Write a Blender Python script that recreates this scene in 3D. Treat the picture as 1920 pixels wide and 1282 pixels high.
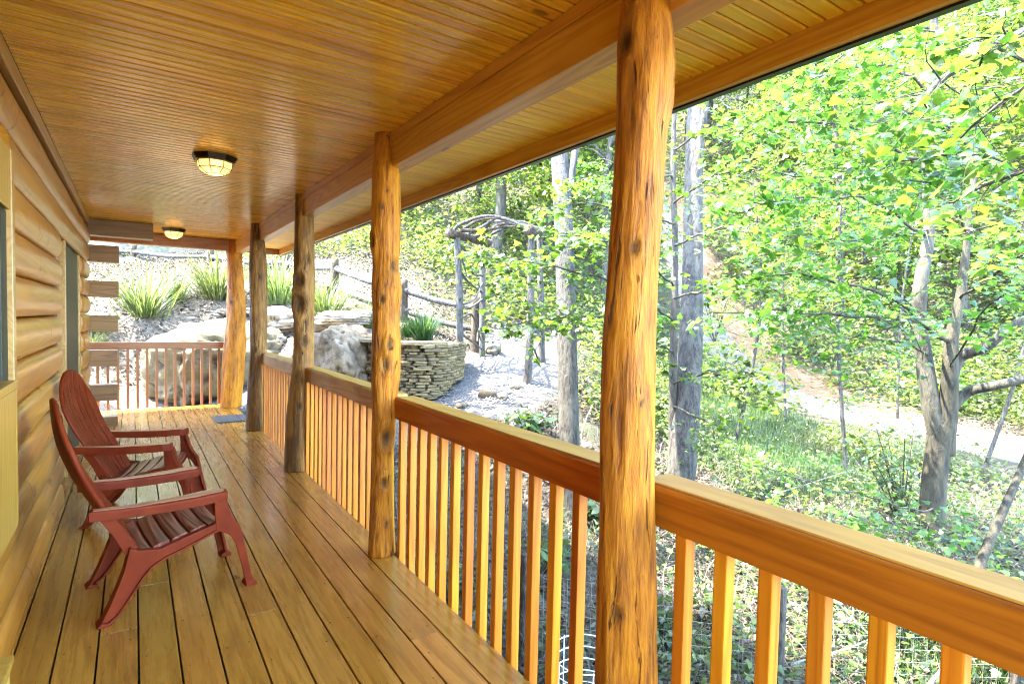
import bpy, bmesh, math, random
import numpy as np
from mathutils import Vector, Matrix, noise as mn
random.seed(7)
rng = np.random.default_rng(7)
for o in list(bpy.data.objects): bpy.data.objects.remove(o)
S = bpy.context.scene
COL = S.collection
R = math.radians

# ------------------------------------------------------------------ camera
EYE = Vector((0, 0, 1.45))
FOCAL = 1060.0                        # in photo pixels (1920 wide)
RIGHT = Vector((0.8309, -0.5559, 0.0220))
DOWN = Vector((-0.0045, -0.0462, -0.9989))
FWD = Vector((0.5563, 0.8300, -0.0409))
cd = bpy.data.cameras.new('camera'); co = bpy.data.objects.new('camera', cd); COL.objects.link(co)
cd.sensor_width = 36; cd.lens = 36 * FOCAL / 1920; cd.clip_start = .02; cd.clip_end = 400
co.matrix_world = Matrix(((RIGHT.x, -DOWN.x, -FWD.x, EYE.x), (RIGHT.y, -DOWN.y, -FWD.y, EYE.y), (RIGHT.z, -DOWN.z, -FWD.z, EYE.z), (0, 0, 0, 1)))
S.camera = co

# ------------------------------------------------------------------ light
SUN = Vector((-0.48, 0.38, 1.15)).normalized()
W = bpy.data.worlds.new('World'); S.world = W; W.use_nodes = True
nt = W.node_tree; bg = nt.nodes['Background']
sky = nt.nodes.new('ShaderNodeTexSky'); sky.sky_type = 'NISHITA'; sky.sun_disc = False
sky.sun_elevation = math.asin(SUN.z); sky.sun_rotation = math.atan2(SUN.x, SUN.y)
sky.altitude = 600; sky.dust_density = 1.5
nt.links.new(sky.outputs[0], bg.inputs[0]); bg.inputs[1].default_value = 0.15
sd = bpy.data.lights.new('sun', 'SUN'); so = bpy.data.objects.new('sun', sd); COL.objects.link(so)
sd.energy = 2.0; sd.angle = R(.53); sd.color = (1, .93, .80)
so.rotation_euler = (-SUN).to_track_quat('-Z', 'Y').to_euler()
vs = S.view_settings
vs.view_transform = 'Standard'; vs.look = 'None'; vs.gamma = 1; vs.use_curve_mapping = False; vs.exposure = 5.3
cy = S.cycles
cy.max_bounces = 10; cy.diffuse_bounces = 7; cy.glossy_bounces = 3; cy.transmission_bounces = 6; cy.transparent_max_bounces = 8
cy.filter_width = 1.1; cy.use_denoising = True; cy.sample_clamp_indirect = 8
cy.caustics_reflective = False; cy.caustics_refractive = False

# ------------------------------------------------------------------ helpers
def at(px, py, d):
    """a surveyed point: photo pixel and its distance along the view axis"""
    return EYE + (RIGHT * ((px - 960) / FOCAL) + DOWN * ((py - 641) / FOCAL) + FWD) * d
def tag(o, label=None, cat=None, group=None, kind=None):
    if label: o['label'] = label
    if cat: o['category'] = cat
    if group: o['group'] = group
    if kind: o['kind'] = kind
    return o
def empty(name, loc, label, cat, group=None, rz=0, kind=None):
    o = bpy.data.objects.new(name, None); COL.objects.link(o); o.location = loc; o.rotation_euler = (0, 0, rz)
    o.empty_display_size = .1
    return tag(o, label, cat, group, kind)
def link(name, me, parent=None, loc=(0, 0, 0), rot=(0, 0, 0), scale=(1, 1, 1)):
    o = bpy.data.objects.new(name, me); COL.objects.link(o); o.location = loc; o.rotation_euler = rot; o.scale = scale
    if parent: o.parent = parent
    return o
class MB:
    def __init__(s): s.v = []; s.f = []
    def add(s, vs_, fs):
        n = len(s.v); s.v.extend([tuple(p) for p in vs_]); s.f.extend([tuple(i + n for i in f) for f in fs]); return s
    def box(s, x0, x1, y0, y1, z0, z1):
        return s.add([(x0,y0,z0),(x1,y0,z0),(x1,y1,z0),(x0,y1,z0),(x0,y0,z1),(x1,y0,z1),(x1,y1,z1),(x0,y1,z1)],
                     [(3,2,1,0),(4,5,6,7),(0,1,5,4),(1,2,6,5),(2,3,7,6),(3,0,4,7)])
    def tube(s, pts, rad, n=8, cap=True):
        pts = [Vector(p) for p in pts]; k = len(pts); vs_ = []; up = None
        for i, p in enumerate(pts):
            t = (pts[min(i+1, k-1)] - pts[max(i-1, 0)]).normalized()
            if up is None: up = t.orthogonal().normalized()
            up = (up - t * up.dot(t)); up = up.normalized() if up.length > 1e-5 else t.orthogonal().normalized()
            w = t.cross(up); r = rad[i] if isinstance(rad, (list, tuple)) else rad
            for j in range(n):
                a = 2 * math.pi * j / n; vs_.append(p + (up * math.cos(a) + w * math.sin(a)) * r)
        fs = [(i*n+j, i*n+(j+1) % n, (i+1)*n+(j+1) % n, (i+1)*n+j) for i in range(k-1) for j in range(n)]
        if cap: fs += [tuple(range(n-1, -1, -1)), tuple(range((k-1)*n, k*n))]
        return s.add(vs_, fs)
    def prism(s, poly, y0, y1):
        """poly of (u, z), extruded along y"""
        n = len(poly)
        return s.add([(u, y0, z) for u, z in poly] + [(u, y1, z) for u, z in poly],
                     [tuple(range(n)), tuple(range(2*n-1, n-1, -1))] + [(i, i+n, (i+1) % n + n, (i+1) % n) for i in range(n)])
    def mesh(s, name, mat, smooth=False, bevel=0, fix=True):
        me = bpy.data.meshes.new(name); me.from_pydata(s.v, [], s.f); me.materials.append(mat)
        if fix or bevel:
            bm = bmesh.new(); bm.from_mesh(me)
            bmesh.ops.recalc_face_normals(bm, faces=bm.faces)
            if bevel:
                es = [e for e in bm.edges if len(e.link_faces) == 2 and e.calc_face_angle(0) > .5]
                bmesh.ops.bevel(bm, geom=es, offset=bevel, segments=2, profile=.6, affect='EDGES', clamp_overlap=True)
            bm.to_mesh(me); bm.free()
        if smooth: me.shade_smooth()
        return me
    def build(s, name, mat, parent=None, smooth=False, bevel=0, fix=True, loc=(0,0,0), rot=(0,0,0)):
        return link(name, s.mesh(name, mat, smooth, bevel, fix), parent, loc, rot)
def fastmesh(name, V, F, mat, smooth=False):
    """V (n,3) array, F (m,k) array of equal polygons"""
    V = np.asarray(V, np.float32); F = np.asarray(F, np.int32); m, k = F.shape
    me = bpy.data.meshes.new(name)
    me.vertices.add(len(V)); me.vertices.foreach_set('co', V.ravel())
    me.loops.add(m*k); me.loops.foreach_set('vertex_index', F.ravel())
    me.polygons.add(m); me.polygons.foreach_set('loop_start', np.arange(0, m*k, k, dtype=np.int32))
    me.polygons.foreach_set('loop_total', np.full(m, k, np.int32))
    me.update(calc_edges=True); me.materials.append(mat)
    if smooth: me.shade_smooth()
    return me
def spline(pts, n):
    """Catmull-Rom through points, n samples per span"""
    P = [Vector(p) for p in pts]; out = []
    for i in range(len(P)-1):
        a, b, c, d = P[max(i-1, 0)], P[i], P[i+1], P[min(i+2, len(P)-1)]
        for k in range(n):
            t = k/n
            out.append(.5*((2*b)+(c-a)*t+(2*a-5*b+4*c-d)*t*t+(3*b-a-3*c+d)*t**3))
    out.append(P[-1]); return out

# ------------------------------------------------------------------ materials
def newmat(name):
    m = bpy.data.materials.new(name); m.use_nodes = True
    return m, m.node_tree, m.node_tree.nodes['Principled BSDF']
def N(nt, t, **kw):
    n = nt.nodes.new(t)
    for k, v in kw.items():
        if k.startswith('i_'): n.inputs[k[2:].replace('_', ' ')].default_value = v
        else: setattr(n, k, v)
    return n
def ramp(nt, fac, stops):
    r = nt.nodes.new('ShaderNodeValToRGB'); e = r.color_ramp.elements
    while len(e) < len(stops): e.new(.5)
    for el, (p, c) in zip(e, stops): el.position = p; el.color = (*c, 1) if len(c) == 3 else c
    nt.links.new(fac, r.inputs[0]); return r.outputs[0]
def math_(nt, op, a, b=None, c=None):
    n = nt.nodes.new('ShaderNodeMath'); n.operation = op
    for i, x in enumerate((a, b, c)):
        if x is None: continue
        if isinstance(x, (int, float)): n.inputs[i].default_value = x
        else: nt.links.new(x, n.inputs[i])
    return n.outputs[0]
def mixc(nt, fac, a, b, mode='MIX'):
    n = nt.nodes.new('ShaderNodeMix'); n.data_type = 'RGBA'; n.blend_type = mode
    for s, x in ((n.inputs[0], fac), (n.inputs[6], a), (n.inputs[7], b)):
        if isinstance(x, (int, float)): s.default_value = x
        elif isinstance(x, tuple): s.default_value = (*x, 1)
        else: nt.links.new(x, s)
    return n.outputs[2]
def coords(nt, scale, rand=True):
    tc = nt.nodes.new('ShaderNodeTexCoord'); v = tc.outputs['Object']
    if rand:
        oi = nt.nodes.new('ShaderNodeObjectInfo')
        cx = nt.nodes.new('ShaderNodeCombineXYZ')
        for i, k in enumerate((31.7, 57.3, 17.9)): nt.links.new(math_(nt, 'MULTIPLY', oi.outputs['Random'], k), cx.inputs[i])
        a = nt.nodes.new('ShaderNodeVectorMath'); a.operation = 'ADD'; nt.links.new(v, a.inputs[0]); nt.links.new(cx.outputs[0], a.inputs[1]); v = a.outputs[0]
    m = nt.nodes.new('ShaderNodeVectorMath'); m.operation = 'MULTIPLY'; nt.links.new(v, m.inputs[0]); m.inputs[1].default_value = scale
    return m.outputs[0]
def tex(nt, vec, scale, detail=4, rough=.55, dist=0):
    n = nt.nodes.new('ShaderNodeTexNoise'); nt.links.new(vec, n.inputs['Vector'])
    n.inputs['Scale'].default_value = scale; n.inputs['Detail'].default_value = detail
    n.inputs['Roughness'].default_value = rough; n.inputs['Distortion'].default_value = dist
    return n.outputs['Fac']
def bump(nt, h, bsdf, strength=.3, dist=.01):
    b = nt.nodes.new('ShaderNodeBump'); b.inputs['Strength'].default_value = strength; b.inputs['Distance'].default_value = dist
    nt.links.new(h, b.inputs['Height']); nt.links.new(b.outputs[0], bsdf.inputs['Normal'])
def wood(name, dark, mid, light, axis='y', rough=.35, coat=.0, knots=.5, bmp=.15, var=.35, fine=90, nails=False, cathedral=True, ring=.55, spec=.5, blotch=.5):
    m, nt, b = newmat(name); L = nt.links
    st = {'x': (.06, 1, 1), 'y': (1, .06, 1), 'z': (1, 1, .06)}[axis]
    v = coords(nt, st)
    # growth rings seen as long grain
    n0 = tex(nt, v, 5.5, 2, .4, .3)
    rings = math_(nt, 'FRACT', math_(nt, 'MULTIPLY', n0, 13.0))
    rings = math_(nt, 'SMOOTH_MIN', rings, math_(nt, 'MULTIPLY', math_(nt, 'SUBTRACT', 1.0, rings), 2.2), .1)
    n1 = tex(nt, v, fine, 5, .65)
    g = math_(nt, 'ADD', math_(nt, 'MULTIPLY', rings, ring if cathedral else .2), math_(nt, 'MULTIPLY', n1, .75))
    c = ramp(nt, g, [(.25, dark), (.55, mid), (.85, light)])
    # board-to-board tone
    oi = nt.nodes.new('ShaderNodeObjectInfo')
    hsv = nt.nodes.new('ShaderNodeHueSaturation'); L.new(c, hsv.inputs['Color'])
    L.new(math_(nt, 'ADD', math_(nt, 'MULTIPLY', oi.outputs['Random'], var), 1 - var/2), hsv.inputs['Value'])
    L.new(math_(nt, 'ADD', math_(nt, 'MULTIPLY', math_(nt, 'FRACT', math_(nt, 'MULTIPLY', oi.outputs['Random'], 7.31)), .02), .49), hsv.inputs['Hue'])
    c = hsv.outputs[0]
    # slow blotches
    bl = tex(nt, v, 2.6, 3, .6)
    c = mixc(nt, math_(nt, 'MULTIPLY', math_(nt, 'SUBTRACT', 1.0, bl), blotch), c, tuple(x*.55 for x in mid))
    if knots:
        kv = coords(nt, {'x': (.45, 1, 1), 'y': (1, .45, 1), 'z': (1, 1, .45)}[axis])
        vo = nt.nodes.new('ShaderNodeTexVoronoi'); L.new(kv, vo.inputs['Vector']); vo.inputs['Scale'].default_value = 5.5
        d = math_(nt, 'ADD', vo.outputs['Distance'], math_(nt, 'MULTIPLY', tex(nt, kv, 30, 2), .10))
        sep = nt.nodes.new('ShaderNodeSeparateColor'); L.new(vo.outputs['Color'], sep.inputs[0])
        size = math_(nt, 'MULTIPLY', math_(nt, 'GREATER_THAN', sep.outputs[0], 1 - knots*.5), math_(nt, 'ADD', math_(nt, 'MULTIPLY', sep.outputs[1], .12), .08))
        k = math_(nt, 'MULTIPLY', math_(nt, 'SUBTRACT', size, d), 22); k.node.use_clamp = True
        c = mixc(nt, math_(nt, 'MULTIPLY', k, .85), c, tuple(x*.28 for x in dark))
    if not cathedral:
        tcc = coords(nt, (.6, 1.5, .55)); vv = nt.nodes.new('ShaderNodeTexVoronoi'); vv.feature = 'DISTANCE_TO_EDGE'; vv.inputs['Scale'].default_value = 2.6
        wv = nt.nodes.new('ShaderNodeVectorMath'); wv.operation = 'ADD'; nz = nt.nodes.new('ShaderNodeTexNoise'); nz.inputs['Scale'].default_value = 6; L.new(tcc, nz.inputs['Vector'])
        sc2 = nt.nodes.new('ShaderNodeVectorMath'); sc2.operation = 'SCALE'; sc2.inputs['Scale'].default_value = .16; L.new(nz.outputs['Color'], sc2.inputs[0]); L.new(tcc, wv.inputs[0]); L.new(sc2.outputs[0], wv.inputs[1]); L.new(wv.outputs[0], vv.inputs['Vector'])
        msk = ramp(nt, tex(nt, coords(nt, (1, 1, 1)), 3.1, 2), [(.54, (0,0,0)), (.60, (1,1,1))])
        ce = math_(nt, 'MULTIPLY', math_(nt, 'LESS_THAN', vv.outputs['Distance'], .013), msk)
        c = mixc(nt, math_(nt, 'MULTIPLY', ce, .75), c, tuple(x*.25 for x in dark)); g = math_(nt, 'SUBTRACT', g, math_(nt, 'MULTIPLY', ce, 1.5))
    if nails:
        tc = nt.nodes.new('ShaderNodeTexCoord'); sp = nt.nodes.new('ShaderNodeSeparateXYZ'); L.new(tc.outputs['Object'], sp.inputs[0])
        yy = math_(nt, 'SUBTRACT', math_(nt, 'FLOORED_MODULO', sp.outputs[1], .405), .2)
        xx = math_(nt, 'SUBTRACT', math_(nt, 'ABSOLUTE', sp.outputs[0]), .043)
        dd = math_(nt, 'SQRT', math_(nt, 'ADD', math_(nt, 'MULTIPLY', yy, yy), math_(nt, 'MULTIPLY', xx, xx)))
        c = mixc(nt, math_(nt, 'LESS_THAN', dd, .0042), c, (.03, .015, .005))
    L.new(c, b.inputs['Base Color'])
    rr = nt.nodes.new('ShaderNodeMapRange'); L.new(n1, rr.inputs[0]); rr.inputs[3].default_value = rough - .1; rr.inputs[4].default_value = rough + .16
    L.new(rr.outputs[0], b.inputs['Roughness'])
    b.inputs['Coat Weight'].default_value = coat; b.inputs['Coat Roughness'].default_value = max(.08, rough*.6); b.inputs['Specular IOR Level'].default_value = spec
    bump(nt, g, b, bmp, .004)
    return m
M = {}
M['ceiling'] = wood('ceiling_wood', (0.64, 0.336, 0.026), (0.88, 0.546, 0.055), (0.95, 0.6615, 0.085), 'x', .25, .22, .55, .05, .26, 28, ring=.35, blotch=.2)
M['soffit'] = wood('soffit_wood', (.72,.40,.025), (.90,.58,.04), (.94,.66,.06), 'x', .40, .05, .5, .05, .16, 24, ring=.25, blotch=.12)
M['deck'] = wood('deck_wood', (0.2564, 0.1033, 0.01296), (0.4395, 0.1932, 0.02448), (0.5494, 0.2785, 0.0432), 'y', .25, .35, .55, .2, .3, 34, True, ring=.4)
M['log'] = wood('log_wood', (0.297, 0.1103, 0.009), (0.55, 0.2467, 0.027), (0.726, 0.3885, 0.063), 'y', .33, .10, .4, .3, .3, 22, cathedral=False)
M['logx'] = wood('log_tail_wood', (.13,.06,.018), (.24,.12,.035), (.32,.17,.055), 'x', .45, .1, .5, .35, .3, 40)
M['rail'] = wood('rail_wood', (0.2202, 0.05018, 0.004032), (0.4222, 0.1186, 0.006048), (0.5323, 0.1817, 0.0121), 'y', .42, .0, .6, .2, .15, 45, ring=.35, spec=.35)
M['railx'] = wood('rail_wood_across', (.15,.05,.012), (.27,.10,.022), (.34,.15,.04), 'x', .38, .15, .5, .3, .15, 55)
M['railold'] = wood('rail_wood_weathered', (0.342, 0.153, 0.0225), (0.558, 0.306, 0.063), (0.666, 0.414, 0.117), 'y', .45, .0, .6, .5, .15, 45)
M['railtop'] = wood('rail_top_lit_weathered', (0.336, 0.1307, 0.01024), (0.464, 0.2064, 0.01792), (0.528, 0.2546, 0.0288), 'y', .45, .0, .4, .25, .1, 55)  # yellower rail wood: weathering plus sky light on the top, put into colour
M['baluster'] = wood('baluster_wood', (0.4128, 0.1052, 0.002752), (0.5848, 0.1902, 0.004128), (0.6536, 0.2508, 0.008256), 'z', .45, .0, .2, .25, .3, 60)
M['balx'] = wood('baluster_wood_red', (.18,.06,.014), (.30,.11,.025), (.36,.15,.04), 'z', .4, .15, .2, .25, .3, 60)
M['beam'] = wood('beam_wood', (0.3989, 0.1508, 0.0204), (0.5879, 0.2785, 0.0408), (0.6928, 0.3829, 0.0714), 'y', .38, .15, .5, .3, .1, 50)
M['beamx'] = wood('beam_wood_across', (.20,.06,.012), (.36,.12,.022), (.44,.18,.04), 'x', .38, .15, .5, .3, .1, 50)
M['trim'] = wood('trim_wood', (0.32, 0.16, 0.04), (0.464, 0.264, 0.072), (0.528, 0.336, 0.112), 'y', .35, .25, .3, .2, .1, 50)
M['yellow'] = wood('yellow_wood', (0.384, 0.208, 0.032), (0.528, 0.304, 0.048), (0.576, 0.36, 0.08), 'z', .35, .25, .3, .2, .1, 50)
M['jamb'] = wood('jamb_wood', (.10,.045,.012), (.20,.09,.025), (.26,.13,.04), 'z', .4, .15, .3, .2, .1, 50)

def post_mat(name, dark, mid, light, knot):
    m, nt, b = newmat(name); L = nt.links
    v = coords(nt, (1, 1, .10)); v2 = coords(nt, (1, 1, .35))
    n1 = tex(nt, v, 55, 6, .7, .4); n2 = tex(nt, v, 12, 4, .6, .6); n3 = tex(nt, v2, 7, 3, .6)
    g = math_(nt, 'ADD', math_(nt, 'MULTIPLY', n1, .6), math_(nt, 'MULTIPLY', n2, .5))
    c = ramp(nt, g, [(.42, dark), (.54, mid), (.68, light)])
    k = ramp(nt, n3, [(.50, (0,0,0)), (.66, (1,1,1))])
    c = mixc(nt, math_(nt, 'MULTIPLY', k, knot), c, dark)
    ck = ramp(nt, tex(nt, v, 48, 3, .6, .8), [(.30, (1,1,1)), (.38, (0,0,0))])
    c = mixc(nt, math_(nt, 'MULTIPLY', ck, .9), c, tuple(x*.35 for x in dark))
    at_ = nt.nodes.new('ShaderNodeAttribute'); at_.attribute_name = 'knot'
    c = mixc(nt, at_.outputs['Fac'], c, (.035, .016, .006))
    L.new(c, b.inputs['Base Color']); b.inputs['Roughness'].default_value = .5
    b.inputs['Specular IOR Level'].default_value = .25
    bump(nt, math_(nt, 'SUBTRACT', g, math_(nt, 'MULTIPLY', ck, .5)), b, 1.0, .018)
    return m
M['post'] = post_mat('post_wood', (0.1489, 0.04223, 0.00344), (0.4117, 0.1452, 0.00688), (0.5606, 0.2463, 0.01376), .45)
M['postdark'] = post_mat('post_wood_dark', (.07,.032,.010), (.22,.105,.026), (.38,.20,.05), .7)

def plain(name, col, rough=.5, metal=0, nz=.12, bs=.1, sc=60):
    m, nt, b = newmat(name); v = coords(nt, (1,1,1)); n = tex(nt, v, sc, 4)
    c = ramp(nt, n, [(.2, tuple(x*(1-nz*2) for x in col)), (.8, tuple(min(1, x*(1+nz)) for x in col))])
    nt.links.new(c, b.inputs['Base Color']); b.inputs['Roughness'].default_value = rough; b.inputs['Metallic'].default_value = metal
    bump(nt, n, b, bs, .002); return m
M['green'] = plain('door_green_paint', (.028,.034,.022), .6)
M['bronze'] = plain('dark_bronze', (.028,.018,.010), .35, .6)
M['black'] = plain('black_drip_metal', (.015,.014,.013), .4, .3)
M['roof'] = plain('roof_shingle', (.12,.10,.08), .9)
M['mat'] = plain('grey_rubber_mat', (.04,.038,.035), .75, 0, .25, .4, 220)
M['wire'] = plain('galvanised_wire', (.22,.22,.20), .4, .3)
M['dark'] = plain('dark_soil_and_backing', (.045,.03,.02), .95)
M['whitepl'] = plain('white_plastic_wire', (.75,.77,.78), .45)

def chair_mat(name, grain):
    m, nt, b = newmat(name); L = nt.links
    base, hi = (.115,.014,.0035), (.18,.028,.007)
    if grain:
        v = coords(nt, (1, .07, 1)) if grain == 'v' else coords(nt, (.07, 1, 1))
        n = tex(nt, v, 6, 2, .4, .5); r = math_(nt, 'FRACT', math_(nt, 'MULTIPLY', n, 15)); r = math_(nt, 'PINGPONG', r, .5)
        c = ramp(nt, r, [(.1, (.13,.035,.02)), (.4, (.27,.095,.055))] if grain == 'v' else [(.1, (.36,.16,.08)), (.4, (.58,.34,.19))])  # wood grain, its pale tones painting in reflections on arms and seat
        bump(nt, r, b, .5, .004); b.inputs['Roughness'].default_value = .30
    else:
        v = coords(nt, (1,1,1)); n = tex(nt, v, 9, 4); c = ramp(nt, n, [(.3, base), (.75, hi)])
        bump(nt, tex(nt, v, 400, 2), b, .12, .001); b.inputs['Roughness'].default_value = .5; b.inputs['Specular IOR Level'].default_value = .12
    L.new(c, b.inputs['Base Color']); return m
M['chair'] = chair_mat('red_resin', None); M['chairg'] = chair_mat('red_resin_grain_sheen', 'v'); M['chairgu'] = chair_mat('red_resin_arm_grain_sheen', 'u')

def glass_lamp():
    m, nt, b = newmat('amber_lamp_glass'); v = coords(nt, (1,1,1)); n = tex(nt, v, 14, 3, .5, 1)
    c = ramp(nt, n, [(.3, (1,.74,.36)), (.7, (1,.87,.58))])
    nt.links.new(c, b.inputs['Base Color']); nt.links.new(c, b.inputs['Emission Color']); b.inputs['Emission Strength'].default_value = .014
    b.inputs['Roughness'].default_value = .25
    t = nt.nodes.new('ShaderNodeBsdfTranslucent'); nt.links.new(c, t.inputs['Color'])
    mx = nt.nodes.new('ShaderNodeMixShader'); mx.inputs[0].default_value = .6; nt.links.new(b.outputs[0], mx.inputs[1]); nt.links.new(t.outputs[0], mx.inputs[2])
    nt.links.new(mx.outputs[0], nt.nodes['Material Output'].inputs['Surface']); return m
M['lampglass'] = glass_lamp()

def leaf_mat(name, c0, c1, trans=.5, tc=(1.0,1.0,.5), rough=.36, rand='island', sat=.92):
    m, nt, b = newmat(name); L = nt.links
    if rand == 'island':
        g = nt.nodes.new('ShaderNodeNewGeometry'); f = g.outputs['Random Per Island']
    else:
        g = nt.nodes.new('ShaderNodeObjectInfo'); f = g.outputs['Random']
    c = ramp(nt, f, [(0, c0), (.75, c1), (1, tuple(min(1, x*1.35) for x in c1))])
    gg = nt.nodes.new('ShaderNodeNewGeometry'); oi = nt.nodes.new('ShaderNodeObjectInfo'); nz = nt.nodes.new('ShaderNodeTexNoise'); nz.inputs['Scale'].default_value = .55; nz.inputs['Detail'].default_value = 3; L.new(gg.outputs['Position'], nz.inputs['Vector'])
    hv = nt.nodes.new('ShaderNodeHueSaturation'); L.new(c, hv.inputs['Color']); q = math_(nt, 'ADD', math_(nt, 'MULTIPLY', nz.outputs['Fac'], 1.7), math_(nt, 'MULTIPLY', oi.outputs['Random'], .4 if rand == 'island' else 0.0))
    L.new(math_(nt, 'MAXIMUM', math_(nt, 'SUBTRACT', q, .08 if rand == 'island' else -.1), .3), hv.inputs['Value']); L.new(math_(nt, 'ADD', .485, math_(nt, 'MULTIPLY', oi.outputs['Random'], .035 if rand == 'island' else .02)), hv.inputs['Hue']); hv.inputs['Saturation'].default_value = sat
    c = hv.outputs[0]
    L.new(c, b.inputs['Base Color']); b.inputs['Roughness'].default_value = rough; b.inputs['Specular IOR Level'].default_value = .5
    t = nt.nodes.new('ShaderNodeBsdfTranslucent'); L.new(mixc(nt, 1.0, c, tuple(1.9*x for x in tc), 'MULTIPLY'), t.inputs['Color'])
    mx = nt.nodes.new('ShaderNodeMixShader'); mx.inputs[0].default_value = trans
    L.new(b.outputs[0], mx.inputs[1]); L.new(t.outputs[0], mx.inputs[2])
    L.new(mx.outputs[0], nt.nodes['Material Output'].inputs['Surface']); return m
M['maple'] = leaf_mat('maple_leaf', (.025,.065,.009), (.060,.110,.014), .42, tc=(1.22,1.4,.68), rough=.32)
M['mapleone'] = leaf_mat('maple_leaf_single', (.027,.066,.0075), (.068,.116,.012), .43, tc=(1.3,1.42,.6), rough=.32, rand='object')
M['forest'] = leaf_mat('forest_leaf', (.03,.062,.008), (.085,.118,.018), .45, tc=(1.2,1.25,.7))
M['under'] = leaf_mat('undergrowth_leaf', (.028,.05,.007), (.088,.108,.022), .4, tc=(1.2,1.2,.7))
M['shrub'] = leaf_mat('dark_shrub_leaf', (.02,.05,.012), (.045,.085,.018), .3, rough=.3)
M['yflower'] = leaf_mat('yellowing_leaf', (.30,.22,.03), (.42,.30,.05), .4)
M['ograss'] = leaf_mat('ornamental_grass_blade', (.022,.042,.010), (.085,.11,.04), .35)
M['dgrass'] = leaf_mat('green_grass_blade', (.012,.032,.009), (.03,.06,.014), .35)
M['turf'] = leaf_mat('turf_blade', (.022,.048,.010), (.045,.075,.016), .4)
M['litter'] = leaf_mat('dry_leaf', (.016,.009,.004), (.075,.052,.031), .1, rough=.8)
M['stalk'] = leaf_mat('dry_stalk', (.02,.014,.008), (.10,.082,.055), .1, rough=.7)

def bark(name, dark, light, lichen, sc=16):
    m, nt, b = newmat(name); L = nt.links
    v = coords(nt, (1,1,.28)); n1 = tex(nt, v, sc*1.6, 6, .7, .5); v3 = coords(nt, (1,1,.6)); n2 = tex(nt, v3, 7, 4, .6)
    c = ramp(nt, n1, [(.41, tuple(x*.6 for x in dark)), (.50, tuple((x+y)*.5 for x, y in zip(dark, light))), (.60, light)])
    k = ramp(nt, n2, [(.48, (0,0,0)), (.62, (1,1,1))])
    c = mixc(nt, math_(nt, 'MULTIPLY', k, .6), c, lichen)
    L.new(c, b.inputs['Base Color']); b.inputs['Roughness'].default_value = .85
    bump(nt, n1, b, 1.0, .035); return m
M['bark'] = bark('grey_bark', (.008,.007,.005), (.05,.044,.034), (.07,.068,.055))
M['barkd'] = bark('brown_bark', (.012,.009,.006), (.046,.037,.025), (.055,.055,.04))
M['barko'] = bark('olive_smooth_bark', (.012,.0095,.0035), (.036,.029,.012), (.048,.043,.024), 9)
M['barkp'] = bark('sunlit_smooth_bark', (.017,.0145,.008), (.046,.040,.024), (.06,.057,.042), 9)  # paler copy of the olive bark, sunlight put into its colour
M['oldwood'] = bark('grey_cedar_wood', (.012,.009,.006), (.07,.06,.045), (.09,.082,.07), 22)
M['brownlog'] = bark('brown_cedar_log', (.015,.009,.004), (.075,.044,.017), (.085,.06,.03), 22)
M['twig'] = bark('dead_twig', (.10,.085,.06), (.24,.21,.165), (.30,.28,.24), 20)

def rockmat(name, dark, light, moss=None, layer=0):
    m, nt, b = newmat(name); L = nt.links
    v = coords(nt, (1, 1, 1 + layer)); n1 = tex(nt, v, 9, 8, .68, .4); n2 = tex(nt, v, 2.2, 5, .6); n3 = tex(nt, v, 45, 4, .7)
    g = math_(nt, 'ADD', math_(nt, 'MULTIPLY', n1, .6), math_(nt, 'MULTIPLY', n3, .4))
    c = ramp(nt, g, [(.33, dark), (.62, light)])
    k = ramp(nt, n2, [(.45, (0,0,0)), (.62, (1,1,1))])
    c = mixc(nt, math_(nt, 'MULTIPLY', k, .6), c, moss or tuple(x*.6 for x in light))
    oi = nt.nodes.new('ShaderNodeObjectInfo'); hv = nt.nodes.new('ShaderNodeHueSaturation'); L.new(c, hv.inputs['Color']); L.new(math_(nt, 'ADD', .62, math_(nt, 'MULTIPLY', oi.outputs['Random'], .75)), hv.inputs['Value']); c = hv.outputs[0]
    at_ = nt.nodes.new('ShaderNodeAttribute'); at_.attribute_name = 'crack'; c = mixc(nt, math_(nt, 'MULTIPLY', at_.outputs['Fac'], .85), c, tuple(x*.3 for x in dark))
    L.new(c, b.inputs['Base Color']); b.inputs['Roughness'].default_value = .88
    bump(nt, g, b, .9, .03); return m
M['rock'] = rockmat('grey_rock', (.04,.028,.015), (.23,.175,.11), (.18,.105,.035))
M['rockt'] = rockmat('tan_rock', (.05,.038,.017), (.20,.16,.085), (.14,.115,.04))
M['rockl'] = rockmat('layered_rock', (.10,.085,.06), (.34,.30,.24), (.33,.22,.10), 3)
M['slate'] = rockmat('slate_stone', (.05,.036,.016), (.24,.185,.09), (.22,.15,.05), 2)

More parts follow.
